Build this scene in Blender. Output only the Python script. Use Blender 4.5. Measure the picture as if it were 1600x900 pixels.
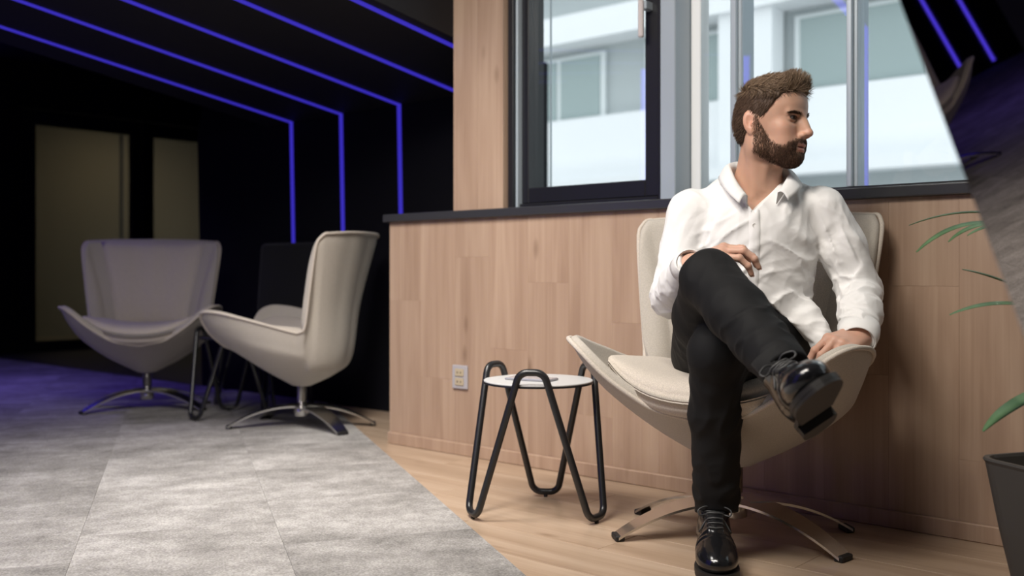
import bpy, bmesh, math, random
import numpy as np
from mathutils import Vector, Matrix, noise

for _o in list(bpy.data.objects):
    bpy.data.objects.remove(_o)
scene = bpy.context.scene
COL = scene.collection
random.seed(7)
rng = np.random.default_rng(7)

# ------------------------------------------------------------------ camera
# world: x runs along the window wall (to the right), y into the wall, z up
YAW = math.radians(41.13)
CY, SY = math.cos(YAW), math.sin(YAW)
CAMX, CAMY, CAMZ = 3.234, -2.898, 0.74
FPX = 1555.0
cam_data = bpy.data.cameras.new('camera')
cam = bpy.data.objects.new('camera', cam_data)
COL.objects.link(cam)
cam.location = (CAMX, CAMY, CAMZ)
cam.rotation_euler = (math.pi / 2, 0, YAW)
cam_data.sensor_width = 36.0
cam_data.lens = FPX * 36.0 / 1600.0
cam_data.shift_y = -25.0 / 1600.0
cam_data.clip_start = 0.05
cam_data.dof.use_dof = True
cam_data.dof.focus_distance = 2.58
cam_data.dof.aperture_fstop = 2.2
scene.camera = cam

def C(X, Y, Z):
    """view-aligned metres (right, ahead, up from the floor) -> world"""
    return Vector((CAMX + X * CY - Y * SY, CAMY + X * SY + Y * CY, Z))

# ------------------------------------------------------------------ world and lights
world = bpy.data.worlds.new('sky')
scene.world = world
world.use_nodes = True
_n = world.node_tree.nodes
_n['Background'].inputs[0].default_value = (0.92, 0.97, 1.0, 1)
_n['Background'].inputs[1].default_value = 1.9

def area_light(name, loc, target, sx, sy, power, color=(1, 1, 1), spread=180):
    l = bpy.data.lights.new(name, 'AREA')
    l.shape = 'RECTANGLE'; l.size = sx; l.size_y = sy
    l.energy = power; l.color = color
    l.spread = math.radians(spread)
    o = bpy.data.objects.new(name, l)
    COL.objects.link(o)
    o.location = loc
    d = Vector(target) - Vector(loc)
    o.rotation_euler = d.to_track_quat('-Z', 'Y').to_euler()
    return o

# unseen overhead lights above the frame, the right one added as fill, plus an added blue wash
area_light('unseen_overhead_light', (0.95, -1.5, 2.5), (0.15, -0.75, 0), 0.6, 0.5, 22, (1, 0.96, 0.91), 90)
area_light('unseen_overhead_light', (1.45, -2.3, 2.52), (1.40, -0.55, 0.6), 1.0, 0.5, 34, (1, 0.93, 0.85), 160)
area_light('unseen_overhead_light', (2.2, -2.0, 2.52), (2.0, -0.3, 0.3), 0.8, 0.5, 30, (1, 0.93, 0.84), 150)  # added fill that brightens the wall and floor right of the chair
area_light('unseen_overhead_light', (1.8, -3.1, 2.55), (0.2, -1.0, 0.2), 0.8, 0.5, 16, (1, 0.97, 0.94), 130)
area_light('added_blue_wash', (-3.4, -0.8, 2.4), (-3.2, -0.6, 0), 2.0, 0.2, 9, (0.22, 0.14, 1.0), 100)  # added lamp, strengthens the blue glow on the carpet beyond the lines' own output
area_light('corridor_lamp', (-7.2, 2.9, 2.45), (-7.4, 2.8, 0), 0.5, 0.5, 4, (1, 0.85, 0.6))

vs = scene.view_settings
vs.view_transform = 'Standard'
vs.look = 'None'
vs.exposure = 0.0
vs.gamma = 1.0
vs.use_curve_mapping = False

# ------------------------------------------------------------------ materials
MATS = {}
def mat(name, color=(0.8, 0.8, 0.8), rough=0.6, metal=0.0, spec=0.5, sheen=0.0, emit=None, estr=0.0):
    m = bpy.data.materials.new(name)
    m.use_nodes = True
    b = m.node_tree.nodes['Principled BSDF']
    b.inputs['Base Color'].default_value = (*color, 1)
    b.inputs['Roughness'].default_value = rough
    b.inputs['Metallic'].default_value = metal
    b.inputs['Specular IOR Level'].default_value = spec
    if sheen:
        b.inputs['Sheen Weight'].default_value = sheen
    if emit:
        b.inputs['Emission Color'].default_value = (*emit, 1)
        b.inputs['Emission Strength'].default_value = estr
    MATS[name] = m
    return m

def nt(m):
    t = m.node_tree
    return t, t.nodes, t.links, t.nodes['Principled BSDF']

def add(nodes, typ, **kw):
    n = nodes.new(typ)
    for k, v in kw.items():
        setattr(n, k, v)
    return n

def ramp(nodes, stops):
    r = nodes.new('ShaderNodeValToRGB')
    e = r.color_ramp.elements
    while len(e) < len(stops):
        e.new(0.5)
    for el, (p, c) in zip(e, stops):
        el.position = p
        el.color = (*c, 1)
    return r

def bump(t, nodes, links, bsdf, height, strength=0.2, dist=0.002):
    b = nodes.new('ShaderNodeBump')
    b.inputs['Strength'].default_value = strength
    b.inputs['Distance'].default_value = dist
    links.new(height, b.inputs['Height'])
    links.new(b.outputs['Normal'], bsdf.inputs['Normal'])
    return b

def wood(name, axis, c_dark, c_mid, c_light, rough=0.45, vary=0.12):
    """oak boards, grain along one axis; tone differs a little from board to board"""
    m = mat(name, c_mid, rough)
    t, N, L, B = nt(m)
    tc = add(N, 'ShaderNodeTexCoord')
    oi = add(N, 'ShaderNodeObjectInfo')
    mul = add(N, 'ShaderNodeMath', operation='MULTIPLY'); mul.inputs[1].default_value = 37.0
    L.new(oi.outputs['Random'], mul.inputs[0])
    comb = add(N, 'ShaderNodeCombineXYZ')
    for i in range(3):
        L.new(mul.outputs[0], comb.inputs[i])
    va = add(N, 'ShaderNodeVectorMath', operation='ADD')
    L.new(tc.outputs['Object'], va.inputs[0]); L.new(comb.outputs[0], va.inputs[1])
    mp = add(N, 'ShaderNodeMapping')
    sc = [9.0, 9.0, 9.0]; sc[axis] = 0.7
    mp.inputs['Scale'].default_value = sc
    L.new(va.outputs[0], mp.inputs['Vector'])
    n1 = add(N, 'ShaderNodeTexNoise'); n1.inputs['Scale'].default_value = 1.6
    n1.inputs['Detail'].default_value = 5; n1.inputs['Distortion'].default_value = 0.7
    L.new(mp.outputs[0], n1.inputs['Vector'])
    mp2 = add(N, 'ShaderNodeMapping')
    sc2 = [130.0, 130.0, 130.0]; sc2[axis] = 2.2
    mp2.inputs['Scale'].default_value = sc2
    L.new(va.outputs[0], mp2.inputs['Vector'])
    n2 = add(N, 'ShaderNodeTexNoise'); n2.inputs['Scale'].default_value = 1.0; n2.inputs['Detail'].default_value = 3
    L.new(mp2.outputs[0], n2.inputs['Vector'])
    mix = add(N, 'ShaderNodeMath', operation='MULTIPLY_ADD')
    mix.inputs[1].default_value = 0.35
    L.new(n2.outputs['Fac'], mix.inputs[0]); L.new(n1.outputs['Fac'], mix.inputs[2])
    r = ramp(N, [(0.40, c_dark), (0.64, c_mid), (0.88, c_light)])
    L.new(mix.outputs[0], r.inputs['Fac'])
    # knots
    mp3 = add(N, 'ShaderNodeMapping')
    sc3 = [7.0, 7.0, 7.0]; sc3[axis] = 2.6
    mp3.inputs['Scale'].default_value = sc3
    L.new(va.outputs[0], mp3.inputs['Vector'])
    vo = add(N, 'ShaderNodeTexVoronoi'); vo.inputs['Scale'].default_value = 1.0
    L.new(mp3.outputs[0], vo.inputs['Vector'])
    kr = ramp(N, [(0.03, (0.42, 0.36, 0.30)), (0.13, (1, 1, 1))])
    L.new(vo.outputs['Distance'], kr.inputs['Fac'])
    mk = add(N, 'ShaderNodeMix', data_type='RGBA', blend_type='MULTIPLY')
    mk.inputs['Factor'].default_value = 0.6
    L.new(r.outputs['Color'], mk.inputs['A']); L.new(kr.outputs['Color'], mk.inputs['B'])
    hs = add(N, 'ShaderNodeHueSaturation')
    mr = add(N, 'ShaderNodeMapRange'); mr.inputs['To Min'].default_value = 1 - vary; mr.inputs['To Max'].default_value = 1 + vary
    L.new(oi.outputs['Random'], mr.inputs['Value'])
    L.new(mr.outputs[0], hs.inputs['Value'])
    L.new(mk.outputs['Result'], hs.inputs['Color'])
    L.new(hs.outputs['Color'], B.inputs['Base Color'])
    bump(t, N, L, B, n2.outputs['Fac'], 0.12, 0.001)
    return m

wood('oak_wall', 2, (0.315, 0.205, 0.140), (0.390, 0.265, 0.187), (0.450, 0.318, 0.228), 0.42, 0.03)
wood('oak_floor', 0, (0.34, 0.235, 0.157), (0.435, 0.316, 0.220), (0.51, 0.388, 0.283), 0.33, 0.04)

def fabric(name, color, scale=900, var=0.10, rough=0.9):
    m = mat(name, color, rough, spec=0.2, sheen=0.15)
    t, N, L, B = nt(m)
    tc = add(N, 'ShaderNodeTexCoord')
    n = add(N, 'ShaderNodeTexNoise'); n.inputs['Scale'].default_value = scale; n.inputs['Detail'].default_value = 2
    L.new(tc.outputs['Object'], n.inputs['Vector'])
    lo = tuple(c * (1 - var) for c in color); hi = tuple(min(1, c * (1 + var)) for c in color)
    r = ramp(N, [(0.35, lo), (0.65, hi)])
    L.new(n.outputs['Fac'], r.inputs['Fac']); L.new(r.outputs['Color'], B.inputs['Base Color'])
    bump(t, N, L, B, n.outputs['Fac'], 0.25, 0.0015)
    return m

fabric('chair_fabric', (0.56, 0.50, 0.43), 420, 0.13)
fabric('chair_shell', (0.47, 0.43, 0.375), 420, 0.10)
fabric('black_fabric', (0.012, 0.012, 0.013), 500, 0.1)
mat('black_wall', (0.006, 0.006, 0.008), 0.7, spec=0.15)
mat('black_ceiling', (0.006, 0.006, 0.008), 0.65, spec=0.3)
mat('ceiling_paint', (0.30, 0.30, 0.30), 0.9)
mat('dark_floor', (0.012, 0.012, 0.016), 0.5)
mat('black_frame', (0.010, 0.010, 0.013), 0.38)
mat('ledge', (0.035, 0.035, 0.04), 0.28)
mat('alu', (0.42, 0.48, 0.53), 0.4, 0.2)
mat('sky_gap_white', (0.85, 0.87, 0.88), 0.4)  # white that carries the bright light edge beside the post
mat('chrome', (0.80, 0.80, 0.80), 0.10, 1.0)
mat('steel', (0.74, 0.73, 0.70), 0.24, 1.0)
mat('black_metal', (0.012, 0.012, 0.013), 0.34, 0.0, 0.6)
mat('black_rubber', (0.012, 0.011, 0.011), 0.6)
mat('table_white', (0.56, 0.56, 0.555), 0.45)
mat('plastic_white', (0.62, 0.56, 0.55), 0.4)
mat('plate_grey', (0.40, 0.38, 0.40), 0.35)
mat('socket_yellow', (0.46, 0.38, 0.26), 0.45)
mat('phone_body', (0.34, 0.34, 0.37), 0.25, 0.3)
mat('phone_glass', (0.50, 0.50, 0.54), 0.12)
mat('mirror', (0.26, 0.235, 0.22), 0.015, 1.0)
mat('led', (0.02, 0.02, 0.05), 0.5, emit=(0.036, 0.024, 0.46), estr=1.0)
mat('led_mid', (0.02, 0.02, 0.05), 0.5, emit=(0.055, 0.035, 0.60), estr=4.5)
mat('led_bright', (0.02, 0.02, 0.05), 0.5, emit=(0.055, 0.035, 0.60), estr=8.0)
mat('facade_white', (0.80, 0.82, 0.84), 0.8)
mat('facade_grey', (0.42, 0.46, 0.47), 0.8)
mat('facade_glass', (0.30, 0.37, 0.37), 0.3, spec=0.4)
mat('facade_frame', (0.70, 0.74, 0.75), 0.6)
mat('street', (0.45, 0.45, 0.45), 0.9)
mat('beige_wall', (0.34, 0.30, 0.23), 0.85)
mat('pot', (0.055, 0.052, 0.048), 0.5)
mat('soil', (0.16, 0.11, 0.075), 0.95)

def glass_mat(name, tint, ior):
    m = bpy.data.materials.new(name); m.use_nodes = True
    t = m.node_tree; N = t.nodes; L = t.links
    N.remove(N['Principled BSDF'])
    tr = add(N, 'ShaderNodeBsdfTransparent'); tr.inputs[0].default_value = (*tint, 1)
    gl = add(N, 'ShaderNodeBsdfGlossy'); gl.inputs['Roughness'].default_value = 0.0
    fr = add(N, 'ShaderNodeFresnel'); fr.inputs['IOR'].default_value = ior
    mx = add(N, 'ShaderNodeMixShader')
    # reflection only where a ray enters the pane; the way out lets light through
    ge = add(N, 'ShaderNodeNewGeometry')
    inv = add(N, 'ShaderNodeMath', operation='SUBTRACT'); inv.inputs[0].default_value = 1.0
    L.new(ge.outputs['Backfacing'], inv.inputs[1])
    fm = add(N, 'ShaderNodeMath', operation='MULTIPLY')
    L.new(fr.outputs[0], fm.inputs[0]); L.new(inv.outputs[0], fm.inputs[1])
    L.new(fm.outputs[0], mx.inputs[0]); L.new(tr.outputs[0], mx.inputs[1]); L.new(gl.outputs[0], mx.inputs[2])
    L.new(mx.outputs[0], N['Material Output'].inputs['Surface'])
    MATS[name] = m
glass_mat('window_glass', (0.95, 0.97, 0.97), 1.9)
glass_mat('door_glass', (0.75, 0.74, 0.70), 1.45)

# carpet: mottled grey loop pile, tone differs a little from tile to tile
m = mat('carpet', (0.4, 0.4, 0.4), 0.95, spec=0.1)
t, N, L, B = nt(m)
tc = add(N, 'ShaderNodeTexCoord'); oi = add(N, 'ShaderNodeObjectInfo')
va = add(N, 'ShaderNodeVectorMath', operation='MULTIPLY_ADD')
cx = add(N, 'ShaderNodeCombineXYZ')
L.new(oi.outputs['Random'], cx.inputs[0]); L.new(oi.outputs['Random'], cx.inputs[1])
L.new(cx.outputs[0], va.inputs[0]); va.inputs[1].default_value = (53, 29, 0)
L.new(tc.outputs['Object'], va.inputs[2])
mp = add(N, 'ShaderNodeMapping'); mp.inputs['Scale'].default_value = (3.6, 2.2, 1)
mp.inputs['Rotation'].default_value = (0, 0, 0.25)
L.new(va.outputs[0], mp.inputs['Vector'])
n1 = add(N, 'ShaderNodeTexNoise'); n1.inputs['Scale'].default_value = 1.1; n1.inputs['Detail'].default_value = 6; n1.inputs['Roughness'].default_value = 0.7
L.new(mp.outputs[0], n1.inputs['Vector'])
n2 = add(N, 'ShaderNodeTexNoise'); n2.inputs['Scale'].default_value = 170; n2.inputs['Detail'].default_value = 2
L.new(tc.outputs['Object'], n2.inputs['Vector'])
ma = add(N, 'ShaderNodeMath', operation='MULTIPLY_ADD'); ma.inputs[1].default_value = 0.6
n3 = add(N, 'ShaderNodeTexNoise'); n3.inputs['Scale'].default_value = 9; n3.inputs['Detail'].default_value = 5; n3.inputs['Roughness'].default_value = 0.75
L.new(va.outputs[0], n3.inputs['Vector'])
mb = add(N, 'ShaderNodeMath', operation='MULTIPLY_ADD'); mb.inputs[1].default_value = 0.45
L.new(n3.outputs['Fac'], mb.inputs[0]); L.new(n1.outputs['Fac'], mb.inputs[2])
L.new(n2.outputs['Fac'], ma.inputs[0]); L.new(mb.outputs[0], ma.inputs[2])
r = ramp(N, [(0.78, (0.185, 0.176, 0.166)), (1.0, (0.325, 0.310, 0.294)), (1.22, (0.52, 0.50, 0.48))])
mc = add(N, 'ShaderNodeMapRange'); mc.inputs['From Min'].default_value = 0.6; mc.inputs['From Max'].default_value = 1.45
L.new(ma.outputs[0], mc.inputs['Value'])
for el, q in zip(r.color_ramp.elements, (0.22, 0.5, 0.78)): el.position = q
L.new(mc.outputs[0], r.inputs['Fac'])
hs = add(N, 'ShaderNodeHueSaturation')
mr = add(N, 'ShaderNodeMapRange'); mr.inputs['To Min'].default_value = 0.86; mr.inputs['To Max'].default_value = 1.10
L.new(oi.outputs['Random'], mr.inputs['Value']); L.new(mr.outputs[0], hs.inputs['Value'])
L.new(r.outputs['Color'], hs.inputs['Color']); L.new(hs.outputs['Color'], B.inputs['Base Color'])
bump(t, N, L, B, n2.outputs['Fac'], 0.6, 0.004)

# ------------------------------------------------------------------ helpers
def link(o, parent=None):
    COL.objects.link(o)
    if parent is not None:
        o.parent = parent
    return o

def tag(o, label=None, cat=None, group=None, kind=None):
    if label: o['label'] = label
    if cat: o['category'] = cat
    if group: o['group'] = group
    if kind: o['kind'] = kind
    return o

def empty(name, loc, rz=0.0, label=None, cat=None, group=None, kind=None):
    o = bpy.data.objects.new(name, None)
    o.empty_display_size = 0.1
    COL.objects.link(o)
    o.location = loc
    o.rotation_euler = (0, 0, rz)
    return tag(o, label, cat, group, kind)

def mobj(name, verts, faces, m, parent=None, smooth=False, loc=None):
    me = bpy.data.meshes.new(name)
    me.from_pydata([tuple(v) for v in verts], [], [tuple(f) for f in faces])
    me.materials.append(MATS[m] if isinstance(m, str) else m)
    if smooth:
        me.shade_smooth()
    o = bpy.data.objects.new(name, me)
    if loc is not None: o.location = loc
    return link(o, parent)

def bobj(name, bm, m, parent=None, smooth=False, loc=None):
    me = bpy.data.meshes.new(name)
    bmesh.ops.recalc_face_normals(bm, faces=bm.faces)
    bm.to_mesh(me); bm.free()
    me.materials.append(MATS[m] if isinstance(m, str) else m)
    if smooth:
        me.shade_smooth()
    o = bpy.data.objects.new(name, me)
    if loc is not None: o.location = loc
    return link(o, parent)

def box_bm(x0, x1, y0, y1, z0, z1, bev=0.0, seg=1, bm=None):
    b = bm or bmesh.new()
    r = bmesh.ops.create_cube(b, size=1.0)
    vs_ = r['verts']
    for v in vs_:
        v.co = Vector(((x0 + x1) / 2 + v.co.x * (x1 - x0), (y0 + y1) / 2 + v.co.y * (y1 - y0), (z0 + z1) / 2 + v.co.z * (z1 - z0)))
    if bev > 0:
        es = list({e for v in vs_ for e in v.link_edges})
        bmesh.ops.bevel(b, geom=es, offset=bev, segments=seg, affect='EDGES', profile=0.5)
    return b

def box(name, x0, x1, y0, y1, z0, z1, m, parent=None, bev=0.0, seg=1, smooth=False):
    return bobj(name, box_bm(x0, x1, y0, y1, z0, z1, bev, seg), m, parent, smooth)

def tube_geo(pts, rad, seg=10, closed=False, cap=True):
    """verts, faces of a tube along a polyline; rad number or list"""
    pts = [Vector(p) for p in pts]
    n = len(pts)
    rads = rad if isinstance(rad, (list, tuple, np.ndarray)) else [rad] * n
    V, F = [], []
    up = None
    for i, p in enumerate(pts):
        if closed:
            tdir = (pts[(i + 1) % n] - pts[i - 1]).normalized()
        else:
            tdir = (pts[min(i + 1, n - 1)] - pts[max(i - 1, 0)]).normalized()
        if up is None:
            a = Vector((0, 0, 1)) if abs(tdir.z) < 0.9 else Vector((1, 0, 0))
            up = (a - tdir * a.dot(tdir)).normalized()
        else:
            up = (up - tdir * up.dot(tdir))
            up = up.normalized() if up.length > 1e-6 else Vector((0, 0, 1))
        s = tdir.cross(up)
        for k in range(seg):
            a = 2 * math.pi * k / seg
            V.append(p + (up * math.cos(a) + s * math.sin(a)) * rads[i])
    rings = n if closed else n - 1
    for i in range(rings):
        j = (i + 1) % n
        for k in range(seg):
            k2 = (k + 1) % seg
            F.append((i * seg + k, i * seg + k2, j * seg + k2, j * seg + k))
    if cap and not closed:
        F.append(tuple(range(seg))[::-1])
        F.append(tuple((n - 1) * seg + k for k in range(seg)))
    return V, F

def tube(name, pts, rad, m, parent=None, seg=10, closed=False):
    V, F = tube_geo(pts, rad, seg, closed)
    return mobj(name, V, F, m, parent, True)

def fillet(pts, rad, n=7, closed=True):
    pts = [Vector(p) for p in pts]
    out = []
    N_ = len(pts)
    for i, p in enumerate(pts):
        if not closed and i in (0, N_ - 1):
            out.append(p); continue
        a = pts[i - 1] - p; b = pts[(i + 1) % N_] - p
        r = rad[i] if isinstance(rad, (list, tuple)) else rad
        ang = a.angle(b)
        d = min(r / math.tan(ang / 2), a.length * 0.499, b.length * 0.499)
        pa = p + a.normalized() * d; pb = p + b.normalized() * d
        rr = d * math.tan(ang / 2)
        bis = (a.normalized() + b.normalized()).normalized()
        c = p + bis * (rr / math.sin(ang / 2))
        va, vb = pa - c, pb - c
        om = va.angle(vb)
        for k in range(n + 1):
            s = k / n
            out.append(c + (va * math.sin((1 - s) * om) + vb * math.sin(s * om)) / math.sin(om))
    return out

def lathe(name, prof, m, parent=None, seg=32, smooth=True, center=(0, 0)):
    V, F = [], []
    for r, z in prof:
        for k in range(seg):
            a = 2 * math.pi * k / seg
            V.append((center[0] + r * math.cos(a), center[1] + r * math.sin(a), z))
    for i in range(len(prof) - 1):
        for k in range(seg):
            k2 = (k + 1) % seg
            F.append((i * seg + k, i * seg + k2, (i + 1) * seg + k2, (i + 1) * seg + k))
    F.append(tuple(range(seg))[::-1])
    F.append(tuple((len(prof) - 1) * seg + k for k in range(seg)))
    return mobj(name, V, F, m, parent, smooth)

def smoothstep(a, b, x):
    t_ = np.clip((x - a) / (b - a), 0, 1)
    return t_ * t_ * (3 - 2 * t_)

def copy_tree(o, parent=None):
    c = o.copy()
    COL.objects.link(c)
    c.parent = parent
    for ch in list(o.children):
        copy_tree(ch, c)
    return c
# ------------------------------------------------------------------ the room
PX = 0.366            # left face of the wooden pillar
BW = 0.64             # black wall
S = 'structure'

# wooden floor: boards along the window wall
fl = tag(box('floor', -1.45, 4.6, -3.42, BW + 0.1, -0.06, -0.012, 'oak_floor'), kind=S)
E0 = Vector((-0.083, -0.03)); E1 = Vector((0.863, -0.505)).normalized(); E2 = Vector((-0.505, -0.863)).normalized()
board_me = {}
row = 0
y = 0.012 + 0.19 * 4
bw_ = 0.19
while y > -3.4:
    x = -1.45 - (row * 0.47) % 1.28
    while x < (4.6 if y < 0.05 else 0.0):
        x0, x1 = max(x, -1.45), min(x + 1.28, 4.6 if y < 0.05 else 0.0)
        # only boards that reach the right of the carpet edge
        far = Vector((x1, y)) - E0
        if x1 - x0 > 0.05 and far.dot(E2) < 0.1:
            key = round(x1 - x0, 3)
            if key not in board_me:
                b_ = box_bm(0.0006, x1 - x0 - 0.0006, -bw_ + 0.0006, -0.0006, -0.012, 0.0, 0.0012)
                me = bpy.data.meshes.new('plank'); b_.to_mesh(me); b_.free(); me.materials.append(MATS['oak_floor'])
                board_me[key] = me
            o = bpy.data.objects.new('plank', board_me[key]); o.location = (x0, y, 0)
            link(o, fl)
        x += 1.28
    y -= bw_; row += 1

# carpet: square tiles on a grid that runs at an angle to the wall
cp = tag(bpy.data.objects.new('floor_carpet', bpy.data.meshes.new('floor_carpet')), kind=S)
TS = 0.53
base = []
for s_, t_ in ((-7, 0), (4.2, 0), (4.2, 6.4), (-7, 6.4)):
    p = E0 + E1 * s_ + E2 * t_
    base.append((p.x, p.y, -0.004))
cp.data.from_pydata(base + [(v[0], v[1], -0.0115) for v in base], [], [(3, 2, 1, 0), (4, 5, 6, 7), (0, 1, 5, 4), (1, 2, 6, 5), (2, 3, 7, 6), (3, 0, 4, 7)])
cp.data.materials.append(MATS['carpet'])
link(cp)
b_ = box_bm(0.0002, TS - 0.0002, 0.0002, TS - 0.0002, -0.004, 0.004, 0.0008)
tile_me = bpy.data.meshes.new('carpet_tile'); b_.to_mesh(tile_me); b_.free(); tile_me.materials.append(MATS['carpet'])
rot = math.atan2(E1.y, E1.x)
for j in range(12):
    for i in range(-13, 7):
        off = 0.243 + TS * i - (TS / 2 if j % 2 == 0 else 0)
        p = E0 + E1 * off + E2 * (TS * (j + 1))
        cpt = p + E1 * TS / 2 - E2 * TS / 2
        if cpt.y > BW + 0.30 or cpt.x < -6.3 or cpt.y < -3.6 or cpt.x > 3.6:
            continue
        if cpt.y > BW - 0.25 and cpt.x > -2.2: 
            if cpt.y > BW + 0.1: continue
        q = (Vector((p.x, p.y)) - Vector((CAMX, CAMY)))
        o = bpy.data.objects.new('carpet_tile', tile_me)
        o.location = (p.x, p.y, 0); o.rotation_euler = (0, 0, rot)
        link(o, cp)
tag(box('floor_threshold', -6.1, -2.53, BW - 0.02, 3.3, -0.02, 0.006, 'dark_floor'), kind=S)

# low oak-clad wall under the windows
LW1 = 3.4
lw = tag(box('wall_low', 0.0, LW1, 0.012, BW, 0.0, 0.955, 'oak_wall'), kind=S)
pw = 0.196
k = 0
x = 0.0
joints = [0.62, 0.30, 0.80, 0.44, 0.70, 0.22, 0.56]
while x < LW1 - 0.01:
    x1 = min(x + pw, LW1)
    j = joints[k % len(joints)]
    for z0, z1 in ((0.0, j), (j, 0.955)):
        bobj('plank', box_bm(0.0001, x1 - x - 0.0001, 0, 0.0125, 0.0001, z1 - z0 - 0.0001, 0.0004), 'oak_wall', lw, loc=(x, 0, z0))
    x = x1; k += 1
tag(box('trim_1', 0.0, LW1, -0.014, 0.0, 0.0, 0.05, 'oak_wall', bev=0.003), kind=S)
tag(box('trim_2', -0.022, LW1, -0.022, BW, 0.9552, 0.988, 'ledge', bev=0.004, seg=2), kind=S)

# oak pillar beside the window
pl = tag(box('wall_pillar', PX, 0.639, 0.032, 0.17, 0.988, 2.62, 'oak_wall'), kind=S)
for x0, x1 in ((PX, 0.50), (0.50, 0.639)):
    bobj('plank', box_bm(0.0005, x1 - x0 - 0.0005, 0, 0.0125, 0, 1.63, 0.0009), 'oak_wall', pl, loc=(x0, 0.02, 0.989))

# black knee wall and sloped black ceiling of the light-line bay
LEAN = 0.03
XR = -0.20            # the black wall turns here towards the pillar
V = [(-2.52, BW, -0.05), (XR, BW, -0.05), (XR, BW - 0.035, 1.61), (-2.52, BW - 0.035, 1.61), (-2.52, BW + 0.12, -0.05), (XR, BW + 0.12, -0.05), (XR, BW + 0.12, 2.6), (-2.52, BW + 0.12, 2.6)]
BOXF = [(0, 1, 2, 3), (5, 4, 7, 6), (4, 0, 3, 7), (1, 5, 6, 2), (3, 2, 6, 7), (4, 5, 1, 0)]
tag(mobj('wall_black', V, BOXF, 'black_wall'), kind=S)
V = [(XR, BW, 0.99), (PX, 0.17, 0.99), (PX, 0.17, 2.66), (XR, BW, 2.66), (XR, BW + 0.06, 0.99), (PX + 0.04, 0.20, 0.99), (PX + 0.04, 0.20, 2.66), (XR, BW + 0.06, 2.66)]
tag(mobj('wall_black_return', V, BOXF, 'black_wall'), kind=S)
def ceil_z(yy):
    return 1.61 + 0.158 * (BW - 0.035 - yy)
y1 = -2.4
V = [(-1.78, BW - 0.035), (XR, BW - 0.035), (PX, 0.17), (PX, y1), (-1.78, y1)]
n5 = len(V)
V = [(v[0], v[1], ceil_z(v[1])) for v in V] + [(v[0], v[1], 2.66) for v in V]
F = [tuple(range(n5)), tuple(range(n5, 2 * n5))[::-1]] + [(i, i + n5, (i + 1) % n5 + n5, (i + 1) % n5) for i in range(n5)]
tag(mobj('ceiling_slope', V, F, 'black_ceiling'), kind=S)
tag(box('ceiling_alcove', -6.2, -2.53, 0.76, 3.4, 2.66, 2.74, 'black_ceiling'), kind=S)
tag(box('ceiling', -7.8, PX, -3.6, 0.76, 2.66, 2.74, 'black_ceiling'), kind=S)
tag(box('ceiling_right', PX, 4.8, -3.6, 0.75, 2.62, 2.74, 'ceiling_paint'), kind=S)
tag(box('wall_right', 4.6, 4.7, -3.6, 0.75, 0, 2.62, 'ceiling_paint'), kind=S)
tag(box('wall_back', -7.8, 4.7, -3.52, -3.42, 0, 2.66, 'black_wall'), kind=S)
tag(box('wall_alcove', -2.53, -2.525, BW + 0.01, 4.2, 0, 2.66, 'black_wall'), kind=S)
tag(box('wall_alcove_back', -6.1, -2.5, 3.3, 3.4, 0, 2.66, 'black_wall'), kind=S)

# end wall with the glazed double door
DX = -6.1
def wall_seg(name, y0, y1_, z0, z1):
    return tag(box(name, DX - 0.1, DX, y0, y1_, z0, z1, 'black_wall'), kind=S)
wall_seg('wall_end', -0.02, 0.98, 0, 2.66)
tag(box('wall_end_left', DX - 0.1, DX, -3.6, -0.02, 0, 2.66, 'ceiling_paint'), kind=S)
wall_seg('wall_end_right', 3.25, 3.4, 0, 2.66)
wall_seg('wall_end_lintel', 0.98, 3.25, 2.25, 2.66)
def door(name, y0, y1_, gy0, gy1, label, hy):
    d = empty(name, (DX, (y0 + y1_) / 2, 0), kind=S)
    o = (y0 + y1_) / 2
    box('stile', -0.07, -0.01, y0 - o, gy0 - o, 0.0, 2.24, 'black_frame', d, 0.004)
    box('stile', -0.07, -0.01, gy1 - o, y1_ - o, 0.0, 2.24, 'black_frame', d, 0.004)
    box('rail', -0.07, -0.01, gy0 - o, gy1 - o, 2.10, 2.24, 'black_frame', d, 0.004)
    box('rail', -0.07, -0.01, gy0 - o, gy1 - o, 0.0, 0.10, 'black_frame', d, 0.004)
    box('pane', -0.045, -0.037, gy0 - o, gy1 - o, 0.10, 2.10, 'door_glass', d)
    h = tube('handle', [(-0.01, hy - o, 1.03), (0.05, hy - o, 1.03), (0.055, hy - o - 0.02, 1.03), (0.055, hy - o - 0.15, 1.03)], 0.012, 'black_metal', d, 8)
    box('door_closer', -0.008, 0.05, gy0 - o + 0.05, gy0 - o + 0.40, 2.13, 2.20, 'black_frame', d, 0.006)
    return d
door('door_1', 0.99, 2.16, 1.13, 2.06, '', 2.10)
door('door_2', 2.17, 3.24, 2.30, 3.08, '', 2.24)
# corridor behind the door
tag(box('wall_corridor', -8.3, -8.2, -0.6, 5.2, 0, 2.66, 'beige_wall'), kind=S)
tag(box('wall_corridor_side', -8.3, -6.2, -0.7, -0.6, 0, 2.66, 'beige_wall'), kind=S)
tag(box('wall_corridor_end', -8.3, -6.2, 4.3, 4.4, 0, 2.66, 'beige_wall'), kind=S)
tag(box('ceiling_corridor', -8.3, -6.2, -0.7, 4.4, 2.66, 2.74, 'beige_wall'), kind=S)
tag(box('floor_corridor', -8.3, -6.1, -0.7, 4.4, -0.03, 0.004, 'beige_wall'), kind=S)
tag(box('trim_3', -8.2, -8.185, 3.02, 3.05, 0.004, 2.6, 'black_frame'), kind=S)

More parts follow.
